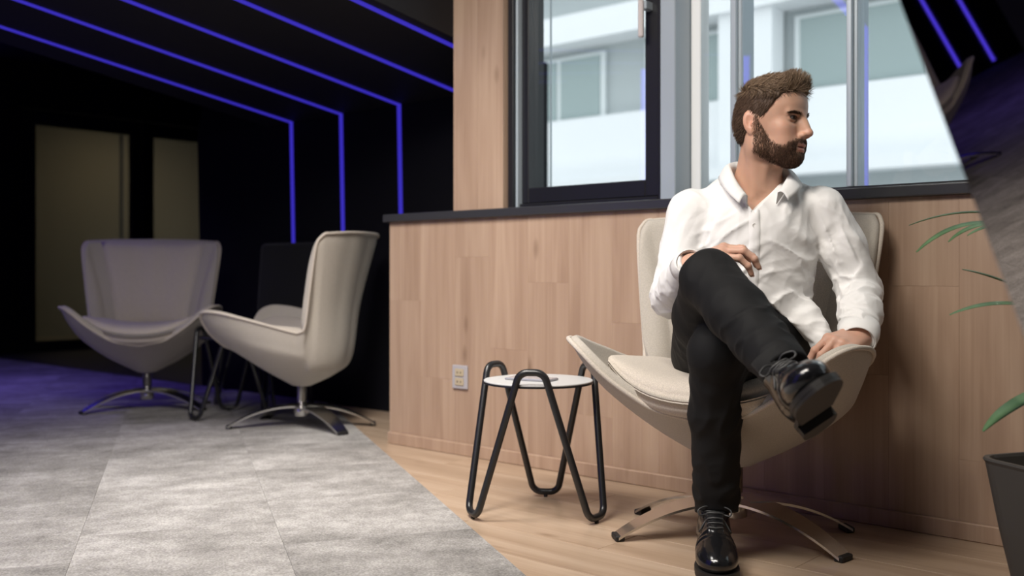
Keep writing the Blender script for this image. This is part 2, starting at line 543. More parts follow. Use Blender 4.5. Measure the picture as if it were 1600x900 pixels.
# ------------------------------------------------------------------ light lines
def led_line(xx, label):
    wall = xx < XR; ye = BW - 0.036 if wall else 0.64 - (xx + 0.2) * 0.848 - 0.02
    e = empty('led_line', (xx, BW - 0.02, 0.0), label=label, cat='light strip', group='blue light lines in the black bay')
    oy = -(BW - 0.02)
    w = 0.0125
    # wall leg
    y_a = BW - 0.0005; y_b = BW - 0.0355
    def P(x_, y_, z_): return (x_, y_ + oy, z_)
    z0 = 0.87
    ya0 = BW - 0.035 * z0 / 1.61
    V = [P(-w, ya0, z0), P(w, ya0, z0), P(w, y_b, 1.61), P(-w, y_b, 1.61)]
    V += [(v[0], v[1] - 0.006, v[2] - (0.006 if i > 1 else 0)) for i, v in enumerate(V)]
    F = [(0, 1, 2, 3), (7, 6, 5, 4), (0, 4, 5, 1), (1, 5, 6, 2), (2, 6, 7, 3), (3, 7, 4, 0)]
    if wall: mobj('wall_strip', V, F, 'led', e)
    yc = -2.38
    V = [P(-w, ye, ceil_z(ye) - 0.001), P(w, ye, ceil_z(ye) - 0.001), P(w, yc, ceil_z(yc) - 0.0005), P(-w, yc, ceil_z(yc) - 0.0005)]
    V += [(v[0], v[1], v[2] - 0.006) for v in V]
    mobj('ceiling_strip', V, F, 'led', e)
for xx, lb in ((-1.52, 'blue light line farthest from the oak pillar, above the dark chair'),
               (-1.07, 'second blue light line, meeting the wall behind the side-on chair'),
               (-0.60, 'blue light line dropping to the window ledge left of the pillar'),
               (-0.14, 'blue sloping light line running into the pillar lower down'),
               (0.30, 'shortest blue light line at the top, ending at the pillar')):
    led_line(xx, lb)
def led_back(xx, label):
    e = empty('led_line', (xx, -3.41, 0.0), label=label, cat='light strip', group='blue light lines on the wall facing the windows')
    box('wall_strip', -0.03, 0.03, -0.010, -0.002, 0.05, 2.39, 'led_bright', e)
    V, F = tube_geo([(0, 0.0, 2.385), (0, 0.9, 2.60)], 0.024, 6)
    mobj('ceiling_strip', V, F, 'led_bright', e)
for xx, lb in ((-1.11, 'blue light line mirrored in the left casement glass'),
               (-0.28, 'blue light line mirrored in the glass behind the head'),
               (0.60, 'blue light line mirrored in the glass right of the head')):
    led_back(xx, lb)

for yy, zz, lb in ((0.52, 0.13, 'blue light line on the end wall, left one in the leaning mirror'), (0.24, 0.05, 'blue light line on the end wall, right one in the leaning mirror')):
    e = empty('led_line', (-6.1, yy, 0.0), label=lb, cat='light strip', group='blue light lines on the end wall')
    box('wall_strip', 0.0005, 0.008, -0.014, 0.014, zz, 2.62, 'led_mid', e)
    box('end_cap', 0.0005, 0.009, -0.016, 0.016, zz - 0.02, zz - 0.0005, 'black_frame', e)
# ------------------------------------------------------------------ windows
WB = 0.12
def wbox(name, x0, x1, y0, y1_, z0, z1, m, par, org, bev=0.003):
    return box(name, x0 - org[0], x1 - org[0], y0 - org[1], y1_ - org[1], z0, z1, m, par, bev)
w1 = empty('window_1', (0.985, WB, 0.0), kind=S); og = (0.985, WB)
ZS, ZT = 0.9885, 2.55
wbox('frame_jamb', 0.640, 0.668, 0.045, 0.24, ZS, ZT, 'black_frame', w1, og)
wbox('frame_jamb', 1.318, 1.336, 0.075, 0.24, ZS, ZT, 'black_frame', w1, og)
wbox('frame_sill', 0.668, 1.318, 0.075, 0.24, ZS, 1.008, 'black_frame', w1, og)
wbox('frame_head', 0.640, 1.336, 0.075, 0.24, ZT, 2.615, 'black_frame', w1, og)
wbox('frame_bead', 0.668, 0.678, 0.060, 0.10, ZS, ZT, 'alu', w1, og)
sa = wbox('sash_stile', 0.679, 0.714, 0.085, 0.15, 1.009, 2.54, 'black_frame', w1, og)
wbox('sash_stile', 1.258, 1.317, 0.085, 0.15, 1.009, 2.54, 'black_frame', w1, og)
wbox('sash_rail', 0.714, 1.258, 0.085, 0.15, 1.009, 1.069, 'black_frame', w1, og)
wbox('sash_rail', 0.714, 1.258, 0.085, 0.15, 2.46, 2.54, 'black_frame', w1, og)
wbox('pane', 0.714, 1.258, 0.118, 0.122, 1.069, 2.46, 'window_glass', w1, og, 0)
wbox('glazing_bar', 0.737, 0.741, 0.19, 0.20, 1.01, 2.5, 'alu', w1, og, 0.001)
hn = wbox('handle', 1.262, 1.282, 0.030, 0.048, 1.565, 1.70, 'plastic_white', w1, og, 0.005)
wbox('handle_base', 1.266, 1.290, 0.044, 0.088, 1.665, 1.695, 'alu', hn, og, 0.003)

w2 = empty('window_2', (1.95, WB, 0.0), kind=S); og = (1.95, WB)
wbox('post', 1.337, 1.398, 0.06, 0.26, ZS, 2.61, 'alu', w2, og)
wbox('bright_gap_strip', 1.4005, 1.440, 0.16, 0.22, ZS, 2.61, 'sky_gap_white', w2, og)  # white strip stands in for the bright gap of sky light
wbox('frame_sill', 1.398, 3.35, 0.10, 0.20, ZS, 1.004, 'black_frame', w2, og)
for x0, x1, yy in ((1.560, 1.604, 0.15), (1.975, 2.012, 0.13), (2.46, 2.50, 0.13)):
    wbox('mullion', x0, x1, yy, yy + 0.09, 1.0045, 2.61, 'alu', w2, og)
    wbox('mullion_cap', x0 + 0.012, x1 - 0.012, yy - 0.018, yy - 0.0005, 1.0045, 2.61, 'alu', w2, og, 0.002)
for x0, x1 in ((1.441, 1.559), (1.605, 1.974), (2.013, 2.459), (2.501, 3.35)):
    wbox('pane', x0, x1, 0.158, 0.162, 1.0045, 2.61, 'window_glass', w2, og, 0)

# ------------------------------------------------------------------ leaning mirror-clad panel at the right
def mirror_panel():
    Nn = Vector((-0.96, -0.079, -0.27)).normalized()
    cpl = -0.65
    def on_plane(px, py):
        d = Vector(((px - 800) / FPX, 1.0, (425 - py) / FPX))
        return d * (cpl / Nn.dot(d))
    p1, p2 = on_plane(1405, 0), on_plane(1600, 525)
    dirn = (p2 - p1) / (p2.z - p1.z)
    top = p1 + dirn * ((2.60 - CAMZ) - p1.z)
    bot = p1 + dirn * ((0.02 - CAMZ) - p1.z)
    tng = Vector((0, 0, 1)).cross(Nn).normalized()
    if tng.y > 0: tng = -tng
    tng = tng * 0.42
    quad = [bot, bot + tng, top + tng, top]
    cam0 = Vector((0, 0, CAMZ))
    front = [q + cam0 for q in quad]
    back = [q + cam0 - Nn * 0.09 for q in quad]
    def Wd(p): return C(p.x, p.y, p.z)
    fw = [Wd(p) for p in front]; bk = [Wd(p) for p in back]
    root = Wd(bot + cam0); root.z = 0
    e = empty('mirror_panel', root, label='leaning dark mirror-clad panel at the right edge, above the plant pot', cat='mirror')
    nw = (fw[0] - bk[0]).normalized()
    mid = [p - nw * 0.006 for p in fw]
    loc = lambda ps: [p - root for p in ps]
    F = [(0, 1, 2, 3), (7, 6, 5, 4), (0, 4, 5, 1), (1, 5, 6, 2), (2, 6, 7, 3), (3, 7, 4, 0)]
    mobj('mirror_glass', loc(fw + mid), F, 'mirror', e)
    mobj('panel_core', loc([p - nw * 0.0002 for p in mid] + bk), F, 'black_frame', e)
mirror_panel()

# ------------------------------------------------------------------ building across the street
def facade():
    FB = 9.0
    e = empty('building', (1.0, FB, -6.0), label='pale office building across the street, seen through the windows', cat='building')
    def fb(name, x0, x1, y0, y1_, z0, z1, m, p=e):
        return box(name, x0 - 1.0, x1 - 1.0, y0 - FB, y1_ - FB, z0 + 6.0, z1 + 6.0, m, p)
    fb('wall', -16, 16, 9.0, 9.6, -6, 13, 'facade_grey')
    for z0 in (-1.45, 2.05, 5.55):
        fb('parapet_band', -16, 16, 8.78, 9.0, z0 - 0.05, z0 + 0.95, 'facade_white')
        fb('ledge_band', -16, 16, 8.45, 8.78, z0 - 0.12, z0 + 0.02, 'facade_white')
        fb('slab_band', -16, 16, 8.5, 9.0, z0 + 2.02, z0 + 2.42, 'facade_white')
    for z0 in (-0.55, 2.95, 6.45):
        for xx in (-12.6, -10.2, -7.0, -4.6, -2.35, -0.3, 1.9, 4.2, 6.6):
            w_ = fb('window', xx, xx + 1.7, 8.93, 8.99, z0 + 0.02, z0 + 1.02, 'facade_frame')
            fb('pane', xx + 0.08, xx + 0.81, 8.91, 8.929, z0 + 0.09, z0 + 0.97, 'facade_glass', w_)
            fb('pane', xx + 0.89, xx + 1.62, 8.91, 8.929, z0 + 0.09, z0 + 0.97, 'facade_glass', w_)
    fb('pier', -3.25, -2.5, 8.6, 8.93, -6, 13, 'facade_white')
facade()
tag(box('ground', -30, 30, 0.9, 30, -6.3, -6.0, 'street'), kind=S)
# ------------------------------------------------------------------ swivel lounge chair
# local frame: front towards -y, x to the side, origin on the floor under the column
def lerp_keys(keys, x):
    """linear between the keys, then a short moving average so that no ridge shows"""
    xs = [k_[0] for k_ in keys]
    def at_(x_):
        x_ = abs(x_)
        x_ = 360 - x_ if x_ > 180 else x_
        return np.array([np.interp(x_, xs, [k_[1][q] for k_ in keys]) for q in range(len(keys[0][1]))])
    wd = 1.6 if 104 < x < 128 else 6.0
    off = np.linspace(-wd, wd, 9)
    wt = 1 - np.abs(np.linspace(-0.9, 0.9, 9)); wt /= wt.sum()
    return list(sum(w_ * at_(x + o_) for w_, o_ in zip(wt, off)))

# angle from the front (deg): r, z of four points of the profile (belly, waist, wall, rim)
SHELL = [
    (0,   (0.165, 0.275, 0.250, 0.330, 0.285, 0.348, 0.310, 0.360)),
    (22,  (0.172, 0.278, 0.272, 0.340, 0.320, 0.366, 0.352, 0.386)),
    (34,  (0.188, 0.284, 0.315, 0.368, 0.385, 0.415, 0.432, 0.462)),
    (42,  (0.200, 0.290, 0.345, 0.395, 0.430, 0.470, 0.482, 0.540)),
    (49,  (0.205, 0.290, 0.355, 0.400, 0.435, 0.480, 0.488, 0.562)),
    (60,  (0.203, 0.288, 0.345, 0.395, 0.412, 0.475, 0.455, 0.556)),
    (78,  (0.196, 0.280, 0.318, 0.375, 0.358, 0.442, 0.388, 0.520)),
    (94,  (0.188, 0.273, 0.298, 0.358, 0.328, 0.416, 0.350, 0.488)),
    (108, (0.183, 0.267, 0.283, 0.343, 0.310, 0.394, 0.333, 0.464)),
    (114, (0.180, 0.263, 0.278, 0.336, 0.312, 0.400, 0.345, 0.478)),
    (120, (0.178, 0.260, 0.272, 0.330, 0.335, 0.600, 0.425, 0.868)),
    (125, (0.176, 0.258, 0.268, 0.330, 0.335, 0.600, 0.430, 0.905)),
    (147, (0.165, 0.254, 0.245, 0.330, 0.285, 0.600, 0.372, 0.915)),
    (180, (0.155, 0.250, 0.222, 0.330, 0.258, 0.600, 0.332, 0.918)),
]
def chair_angles():
    a = list(np.linspace(0, 106, 46)) + list(np.linspace(107.5, 128, 22)) + list(np.linspace(130, 180, 20))
    return a

def spline(pts, n):
    """Catmull-Rom through pts"""
    P = [np.array(p, float) for p in pts]
    P = [2 * P[0] - P[1]] + P + [2 * P[-1] - P[-2]]
    out = []
    for i in range(1, len(P) - 2):
        for k in range(n):
            t_ = k / n
            a, b, c, d = P[i - 1], P[i], P[i + 1], P[i + 2]
            out.append(0.5 * ((2 * b) + (-a + c) * t_ + (2 * a - 5 * b + 4 * c - d) * t_ ** 2 + (-a + 3 * b - 3 * c + d) * t_ ** 3))
    out.append(P[-2])
    return out

def make_chair(name, label, fabric_m='chair_fabric', shell_m='chair_shell', base_m='steel', group='swivel lounge chairs'):
    e = empty(name, (0, 0, 0), label=label, cat='chair', group=group)
    half = chair_angles()
    angs = half + [360 - a for a in half[::-1][1:-1]]
    cols = []
    NV = 6
    for a in angs:
        aa = a if a <= 180 else 360 - a
        v = lerp_keys(SHELL, aa)
        prof = [(0.03, 0.19), (v[0], v[1]), (v[2], v[3]), (v[4], v[5]), (v[6], v[7])]
        sp = spline(prof, NV)
        s_ = math.sin(math.radians(a)); c_ = -math.cos(math.radians(a))
        cols.append([(r * s_, r * c_, z) for r, z in sp])
    nv = len(cols[0]); na = len(cols)
    V = [p for c_ in cols for p in c_]
    F = []
    for i in range(na):
        j = (i + 1) % na
        for k in range(nv - 1):
            F.append((i * nv + k, j * nv + k, j * nv + k + 1, i * nv + k + 1))
    sh = mobj('shell', V, F, shell_m, e, True)
    so = sh.modifiers.new('solid', 'SOLIDIFY'); so.thickness = 0.026; so.offset = 1.0 if False else -1.0; so.use_rim = True
    bv = sh.modifiers.new('sub', 'SUBSURF'); bv.levels = 1; bv.render_levels = 1
    # piping along the rim
    tube('rim_piping', [c_[-1] for c_ in cols], 0.0065, fabric_m, e, 8, True)
    # seat cushion: follows the scoop, edges turned up at the sides
    nu, nw = 26, 22
    def cush(u, w, top):
        # u -1..1 across, w 0..1 front to back
        hw = 0.335 - 0.075 * w - 0.05 * (1 - w) ** 3
        # rounded plan
        sq = math.sqrt(max(0, 1 - 0.13 * (2 * w - 1) ** 4))
        x_ = u * hw * sq
        yf = -0.362 + 0.085 * abs(u) ** 2.4
        yb = 0.165 - 0.06 * abs(u) ** 3
        y_ = yf + (yb - yf) * w
        lift = 0.085 * abs(u) ** 2.6 * (1 - 0.45 * w)
        zc = 0.408 + lift - 0.004 * w
        edge = (1 - abs(u) ** 5) * (1 - (abs(2 * w - 1)) ** 6)
        edge = max(edge, 0) ** 0.38
        th = 0.054 * edge
        return (x_, y_, zc + (th + 0.006 if top else -th * 0.9))
    V, F = [], []
    for top in (True, False):
        for i in range(nu + 1):
            for j in range(nw + 1):
                # denser near the edges
                u = math.sin((i / nu - 0.5) * math.pi); w = 0.5 + 0.5 * math.sin((j / nw - 0.5) * math.pi)
                V.append(cush(u, w, top))
    o_ = (nu + 1) * (nw + 1)
    for i in range(nu):
        for j in range(nw):
            a0 = i * (nw + 1) + j
            F.append((a0, a0 + nw + 1, a0 + nw + 2, a0 + 1))
            F.append((o_ + a0, o_ + a0 + 1, o_ + a0 + nw + 2, o_ + a0 + nw + 1))
    rim = [i * (nw + 1) for i in range(nu + 1)] + [nu * (nw + 1) + j for j in range(1, nw + 1)] + [i * (nw + 1) + nw for i in range(nu - 1, -1, -1)] + [j for j in range(nw - 1, 0, -1)]
    for q in range(len(rim)):
        a0, b0 = rim[q], rim[(q + 1) % len(rim)]
        F.append((a0, b0, o_ + b0, o_ + a0))
    sc = mobj('seat_cushion', V, F, fabric_m, e, True)
    # back pad: lies against the inside of the back shell
    V, F = [], []
    A_ = np.linspace(-47, 47, 27); T_ = np.linspace(0, 1, 16)
    for lay in (0, 1):
        for a in A_:
            aa = 180 - abs(a)
            v = lerp_keys(SHELL, aa)
            sp = spline([(v[2], v[3]), (v[4], v[5]), (v[6], v[7])], 12)
            zs = [p[1] for p in sp]; rs = [p[0] for p in sp]
            for t_ in T_:
                z = 0.425 + (0.905 - 0.425) * t_
                r_ = np.interp(z, zs, rs)
                ed = max(0, (1 - (abs(a) / 47) ** 6) * (1 - abs(2 * t_ - 1) ** 8)) ** 0.5
                r_ = r_ - 0.030 - (0.032 * ed if lay else 0)
                zz = z
                s_ = math.sin(math.radians(a)); c_ = math.cos(math.radians(a))
                V.append((r_ * s_, r_ * c_, zz))
    na_, nt_ = len(A_), len(T_)
    o_ = na_ * nt_
    for i in range(na_ - 1):
        for j in range(nt_ - 1):
            a0 = i * nt_ + j
            F.append((a0, a0 + 1, a0 + nt_ + 1, a0 + nt_))
            F.append((o_ + a0, o_ + a0 + nt_, o_ + a0 + nt_ + 1, o_ + a0 + 1))
    rim = [i * nt_ for i in range(na_)] + [(na_ - 1) * nt_ + j for j in range(1, nt_)] + [i * nt_ + nt_ - 1 for i in range(na_ - 2, -1, -1)] + [j for j in range(nt_ - 2, 0, -1)]
    for q in range(len(rim)):
        a0, b0 = rim[q], rim[(q + 1) % len(rim)]
        F.append((b0, a0, o_ + a0, o_ + b0))
    mobj('back_pad', V, F, fabric_m, e, True)
    # column and four-armed base
    lathe('column', [(0.020, 0.055), (0.020, 0.12), (0.024, 0.122), (0.024, 0.195), (0.034, 0.197), (0.034, 0.204)], 'chrome', e, 20)
    lathe('hub', [(0.03, 0.052), (0.036, 0.056), (0.036, 0.096), (0.03, 0.10)], base_m, e, 24)
    for k in range(4):
        ang = math.radians((62, 118, 242, 298)[k])
        R_ = Matrix.Identity(3)
        V, F = [], []
        n = 14
        for i in range(n + 1):
            t_ = i / n
            r_ = 0.025 + 0.315 * t_
            z = 0.094 * (1 - t_ ** 2.1) + 0.012
            w_ = 0.060 - 0.030 * t_
            for (dx, dz) in ((-w_, 0), (w_, 0), (w_, -0.007), (-w_, -0.007)):
                V.append(R_ @ Vector((dx, -r_, z + dz)))
        for i in range(n):
            for q in range(4):
                q2 = (q + 1) % 4
                F.append((i * 4 + q, i * 4 + q2, i * 4 + 4 + q2, i * 4 + 4 + q))
        F.append((0, 1, 2, 3)[::-1]); F.append(tuple(n * 4 + q for q in range(4)))
        leg = mobj('base_leg', V, F, base_m, e)
        leg.rotation_euler.z = ang
        b_ = box_bm(-0.027, 0.027, -0.348, -0.322, 0.0, 0.016, 0.003)
        bmesh.ops.transform(b_, matrix=R_.to_4x4(), verts=b_.verts)
        bobj('foot_pad', b_, 'black_rubber', leg)
    return e

def face_cam(fx, fy):
    """rotation so that the chair front (-y) looks along the view-frame direction (fx, fy)"""
    wx = fx * CY - fy * SY; wy = fx * SY + fy * CY
    return math.atan2(wx, -wy)

def turn_base(root, deg):
    for o in root.children:
        if o.name.startswith('base_leg'):
            o.rotation_euler.z += math.radians(deg)
ch = make_chair('lounge_chair', 'cream upholstered swivel lounge chair the seated man is in')
A1 = (0.625, 2.80)
ch.location = C(A1[0], A1[1], 0)
ch.rotation_euler.z = face_cam(-0.469, -0.883)
c2 = copy_tree(ch)
turn_base(ch, 8)
c2['label'] = 'empty cream lounge chair seen from its side, beside the end of the oak wall'
c2.location = C(-1.0, 4.735, 0.004); c2.rotation_euler.z = face_cam(-0.985, 0.17)
turn_base(c2, 82)
c3 = copy_tree(ch)
c3['label'] = 'empty lounge chair facing forward in violet light, in front of the glazed doors'
c3.location = C(-1.965, 5.36, 0.004); c3.rotation_euler.z = face_cam(0.22, -0.97)
turn_base(c3, -8)

# dark chair on wire legs against the black wall
def dark_chair():
    e = empty('dark_chair', C(-1.38, 5.50, 0.004), face_cam(-0.60, -0.80), label='black upholstered chair on wire legs between the two empty cream chairs', cat='chair')
    def pad(name, x0, x1, y0, y1_, z0, z1, tilt, piv):
        b_ = box_bm(x0, x1, y0, y1_, z0, z1, 0.03, 4)
        if tilt:
            bmesh.ops.rotate(b_, verts=b_.verts, cent=piv, matrix=Matrix.Rotation(tilt, 3, 'X'))
        return bobj(name, b_, 'black_fabric', e, True)
    pad('seat', -0.24, 0.24, -0.16, 0.22, 0.36, 0.45, 0.06, (0, 0, 0.4))
    pad('backrest', -0.27, 0.27, 0.16, 0.23, 0.43, 0.90, -0.08, (0, 0.24, 0.43))
    for sx in (-1, 1):
        for yy, dy in ((-0.10, -0.05), (0.12, 0.05)):
            P_ = [(sx * 0.20, yy, 0.365), (sx * 0.22, yy + dy, 0.010), (sx * 0.19, yy + dy * 1.2, 0.010), (sx * 0.14, yy * 0.8, 0.365)]
            tube('leg', fillet(P_, 0.02, 5, False), 0.008, 'black_metal', e, 8)
dark_chair()

# ------------------------------------------------------------------ looped wire side tables
def side_table(name, loc, rz, label, top_m, group):
    e = empty(name, loc, rz, label=label, cat='table', group=group)
    rad = 0.0108
    P_ = []
    for k in range(3):
        th = math.radians(90 + 120 * k)       # foot k
        rf, zf, hw = 0.214, rad + 0.006, 0.040
        ra = Vector((math.cos(th), math.sin(th), 0)); ta = Vector((-math.sin(th), math.cos(th), 0))
        P_.append(ra * rf - ta * hw + Vector((0, 0, zf)))
        P_.append(ra * rf + ta * hw + Vector((0, 0, zf)))
        th2 = th + math.radians(60)
        ra = Vector((math.cos(th2), math.sin(th2), 0)); ta = Vector((-math.sin(th2), math.cos(th2), 0))
        rt, zt, hw = 0.172, 0.447, 0.036
        P_.append(ra * rt - ta * hw + Vector((0, 0, zt)))
        P_.append(ra * rt + ta * hw + Vector((0, 0, zt)))
    fr = tube('wire_frame', fillet(P_, 0.034, 8, True), rad, 'black_metal', e, 12, True)
    for k in range(3):
        th = math.radians(90 + 120 * k)
        lathe('foot', [(0.004, 0.0), (0.0065, 0.001), (0.0065, 0.008), (0.004, 0.010)], 'black_rubber', fr, 12, True, (0.214 * math.cos(th), 0.214 * math.sin(th)))
    tp = lathe('table_top', [(0.1665, 0.4035), (0.168, 0.405), (0.168, 0.4075), (0.1665, 0.409)], top_m, e, 64, False)
    lathe('edge_band', [(0.164, 0.3985), (0.1685, 0.3985), (0.1685, 0.4034), (0.164, 0.4034)], 'black_metal', tp, 64, False)
    return e
# foot towards the wall: view-frame direction (0.03, 0.156)
side_table('side_table', C(0.081, 3.067, 0), YAW - math.radians(8), 'round white side table on looped black wire legs, left of the man', 'table_white', 'looped wire side tables')
side_table('side_table', C(-1.43, 5.08, 0.004), YAW + math.radians(20), 'black wire side table half hidden behind the side-on chair', 'black_metal', 'looped wire side tables')

ph = empty('smartphone', C(0.060, 3.05, 0.4092), YAW + math.radians(62), label='thin grey phone lying on the white side table', cat='phone')
box('phone_case', -0.036, 0.036, -0.075, 0.075, 0.0, 0.007, 'phone_body', ph, 0.003, 3)
box('screen', -0.033, 0.033, -0.071, 0.071, 0.0071, 0.0078, 'phone_glass', ph)

# ------------------------------------------------------------------ wall socket
so_ = empty('wall_socket', (0.43, -0.0005, 0.268), label='pale double wall socket low on the oak wall left of the side table', cat='socket')
box('plate', -0.042, 0.042, -0.009, 0.0, 0.0, 0.095, 'plate_grey', so_, 0.003, 2)
for z0 in (0.014, 0.051):
    ins = box('socket_insert', -0.024, 0.024, -0.0125, -0.0092, z0, z0 + 0.030, 'socket_yellow', so_, 0.002, 2)
    for sx in (-0.009, 0.009):
        box('pin_hole', sx - 0.0025, sx + 0.0025, -0.0131, -0.0126, z0 + 0.012, z0 + 0.018, 'black_rubber', ins)

# ------------------------------------------------------------------ potted plant
m = mat('leaf', (0.10, 0.19, 0.08), 0.38, spec=0.5)
t, N, L, B = nt(m)
tc = add(N, 'ShaderNodeTexCoord'); oi = add(N, 'ShaderNodeObjectInfo')
n1 = add(N, 'ShaderNodeTexNoise'); n1.inputs['Scale'].default_value = 14
L.new(tc.outputs['Object'], n1.inputs['Vector'])
r = ramp(N, [(0.3, (0.055, 0.13, 0.05)), (0.7, (0.15, 0.26, 0.13))])
L.new(n1.outputs['Fac'], r.inputs['Fac']); L.new(r.outputs['Color'], B.inputs['Base Color'])
mat('stem', (0.12, 0.14, 0.06), 0.6)

def plant():
    ctr = C(1.288, 2.20, 0)
    e = empty('potted_plant', ctr, YAW, label='arching long-leaved plant in a dark grey tapered pot at the right edge', cat='plant')
    # rounded square pot, tapered
    def ring(h_, z, rr):
        out = []
        for q in range(4):
            a0 = math.pi / 2 * q + math.pi / 4
            cxx = (h_ - rr) * (1 if math.cos(a0) > 0 else -1); cyy = (h_ - rr) * (1 if math.sin(a0) > 0 else -1)
            for k in range(7):
                a = math.pi / 2 * q + math.pi / 2 * k / 6
                out.append((cxx + rr * math.cos(a), cyy + rr * math.sin(a), z))
        return out
    rings = [ring(0.120, 0.0, 0.05), ring(0.126, 0.006, 0.05), ring(0.150, 0.16, 0.052), ring(0.170, 0.318, 0.052), ring(0.174, 0.326, 0.053), ring(0.172, 0.331, 0.052), ring(0.163, 0.331, 0.05), ring(0.160, 0.324, 0.05), ring(0.154, 0.27, 0.05)]
    V = [p for r_ in rings for p in r_]; n = len(rings[0]); F = []
    for i in range(len(rings) - 1):
        for k in range(n):
            k2 = (k + 1) % n
            F.append((i * n + k, i * n + k2, (i + 1) * n + k2, (i + 1) * n + k))
    F.append(tuple(range(n))[::-1]); 
    V = [(x_, y_, z_ * 0.95) for x_, y_, z_ in V]
    po = mobj('pot', V, F, 'pot', e, False)
    po.rotation_euler.z = math.radians(18)
    V = [(0, 0, 0.302)]; F = []
    rs = ring(0.156, 0.296, 0.05)
    V += [(x_ * s_, y_ * s_, 0.300 + 0.012 * noise.noise(Vector((x_ * 30 * s_, y_ * 30 * s_, 3)))) for s_ in (0.5, 1.0) for x_, y_, _ in rs]
    n = len(rs)
    for k in range(n):
        k2 = (k + 1) % n
        F.append((0, 1 + k, 1 + k2)); F.append((1 + k, 1 + n + k, 1 + n + k2, 1 + k2))
    V = [(x_, y_, z_ * 0.95) for x_, y_, z_ in V]
    s_ = mobj('soil', V, F, 'soil', e); s_.rotation_euler.z = math.radians(18)
    stems = [((0.0, 0.02), (0.03, 0.04, 1.05)), ((-0.03, -0.02), (-0.02, 0.06, 0.80)), ((0.04, -0.01), (0.10, 0.02, 0.95))]
    for (bx_, by_), tp in stems:
        tube('stem', [(bx_, by_, 0.27), ((bx_ + tp[0]) / 2, (by_ + tp[1]) / 2, (0.27 + tp[2]) / 2 + 0.02), tp], [0.011, 0.009, 0.006], 'stem', e, 8)
    def leaf(p0, p1, p2, w):
        """arching blade through three points (local), tapering to both ends"""
        p0, p1, p2 = Vector(p0), Vector(p1), Vector(p2)
        V, F = [], []
        n = 16
        for i in range(n + 1):
            t_ = i / n
            p = p0 * (1 - t_) ** 2 + p1 * 2 * t_ * (1 - t_) + p2 * t_ * t_
            d = ((p1 - p0) * (1 - t_) + (p2 - p1) * t_).normalized()
            sd = d.cross(Vector((0.25, -0.3, 1))).normalized()
            up = sd.cross(d).normalized()
            ww = w * (math.sin(math.pi * min(1, t_ * 0.92 + 0.06)) ** 0.75) + 0.0006
            V += [p - sd * ww + up * ww * 0.35, p, p + sd * ww + up * ww * 0.35, p - up * 0.0012]
        for i in range(n):
            a, b = i * 4, i * 4 + 4
            F += [(a, b, b + 1, a + 1), (a + 1, b + 1, b + 2, a + 2), (a + 2, b + 2, b + 3, a + 3), (a + 3, b + 3, b, a)]
        mobj('leaf', V, F, 'leaf', e, True)
    def at(px, py, Y):
        X = (px - 800) / FPX * Y; Z = CAMZ + (425 - py) / FPX * Y
        return (X - 1.288, Y - 2.20, Z)
    # blades that reach out over the oak wall, then the rest of the crown
    tops = [(-0.02, 0.06, 0.80), (0.03, 0.04, 1.05), (0.0, 0.05, 0.62), (-0.01, 0.04, 0.50)]
    leaf(tops[0], at(1520, 310, 2.28), at(1432, 394, 2.22), 0.010)
    leaf(tops[0], at(1560, 300, 2.32), at(1420, 352, 2.40), 0.009)
    leaf(tops[0], at(1545, 320, 2.2), at(1482, 378, 2.16), 0.009)
    leaf(tops[0], at(1572, 330, 2.25), at(1512, 368, 2.2), 0.008)
    leaf(tops[2], at(1590, 438, 2.25), at(1504, 421, 2.2), 0.010)
    leaf(tops[2], at(1585, 452, 2.18), at(1484, 492, 2.14), 0.010)
    leaf(tops[3], at(1580, 622, 2.05), at(1536, 674, 2.02), 0.014)
    leaf(tops[3], (0.2, -0.1, 0.62), (0.35, -0.16, 0.45), 0.012)
    for k in range(12):
        a = math.radians(200 * (k / 11.0) - 100); tp = tops[k % 3]
        if math.cos(a) < 0.1: continue
        ln = (0.28 + 0.05 * (k % 3)) * (0.78 if math.sin(a) > 0 else 1.0)
        leaf(tp, (tp[0] + ln * 0.55 * math.cos(a), tp[1] + ln * 0.5 * math.sin(a), tp[2] + 0.14), (tp[0] + ln * math.cos(a), tp[1] + ln * math.sin(a), tp[2] - 0.05), 0.010)
plant()
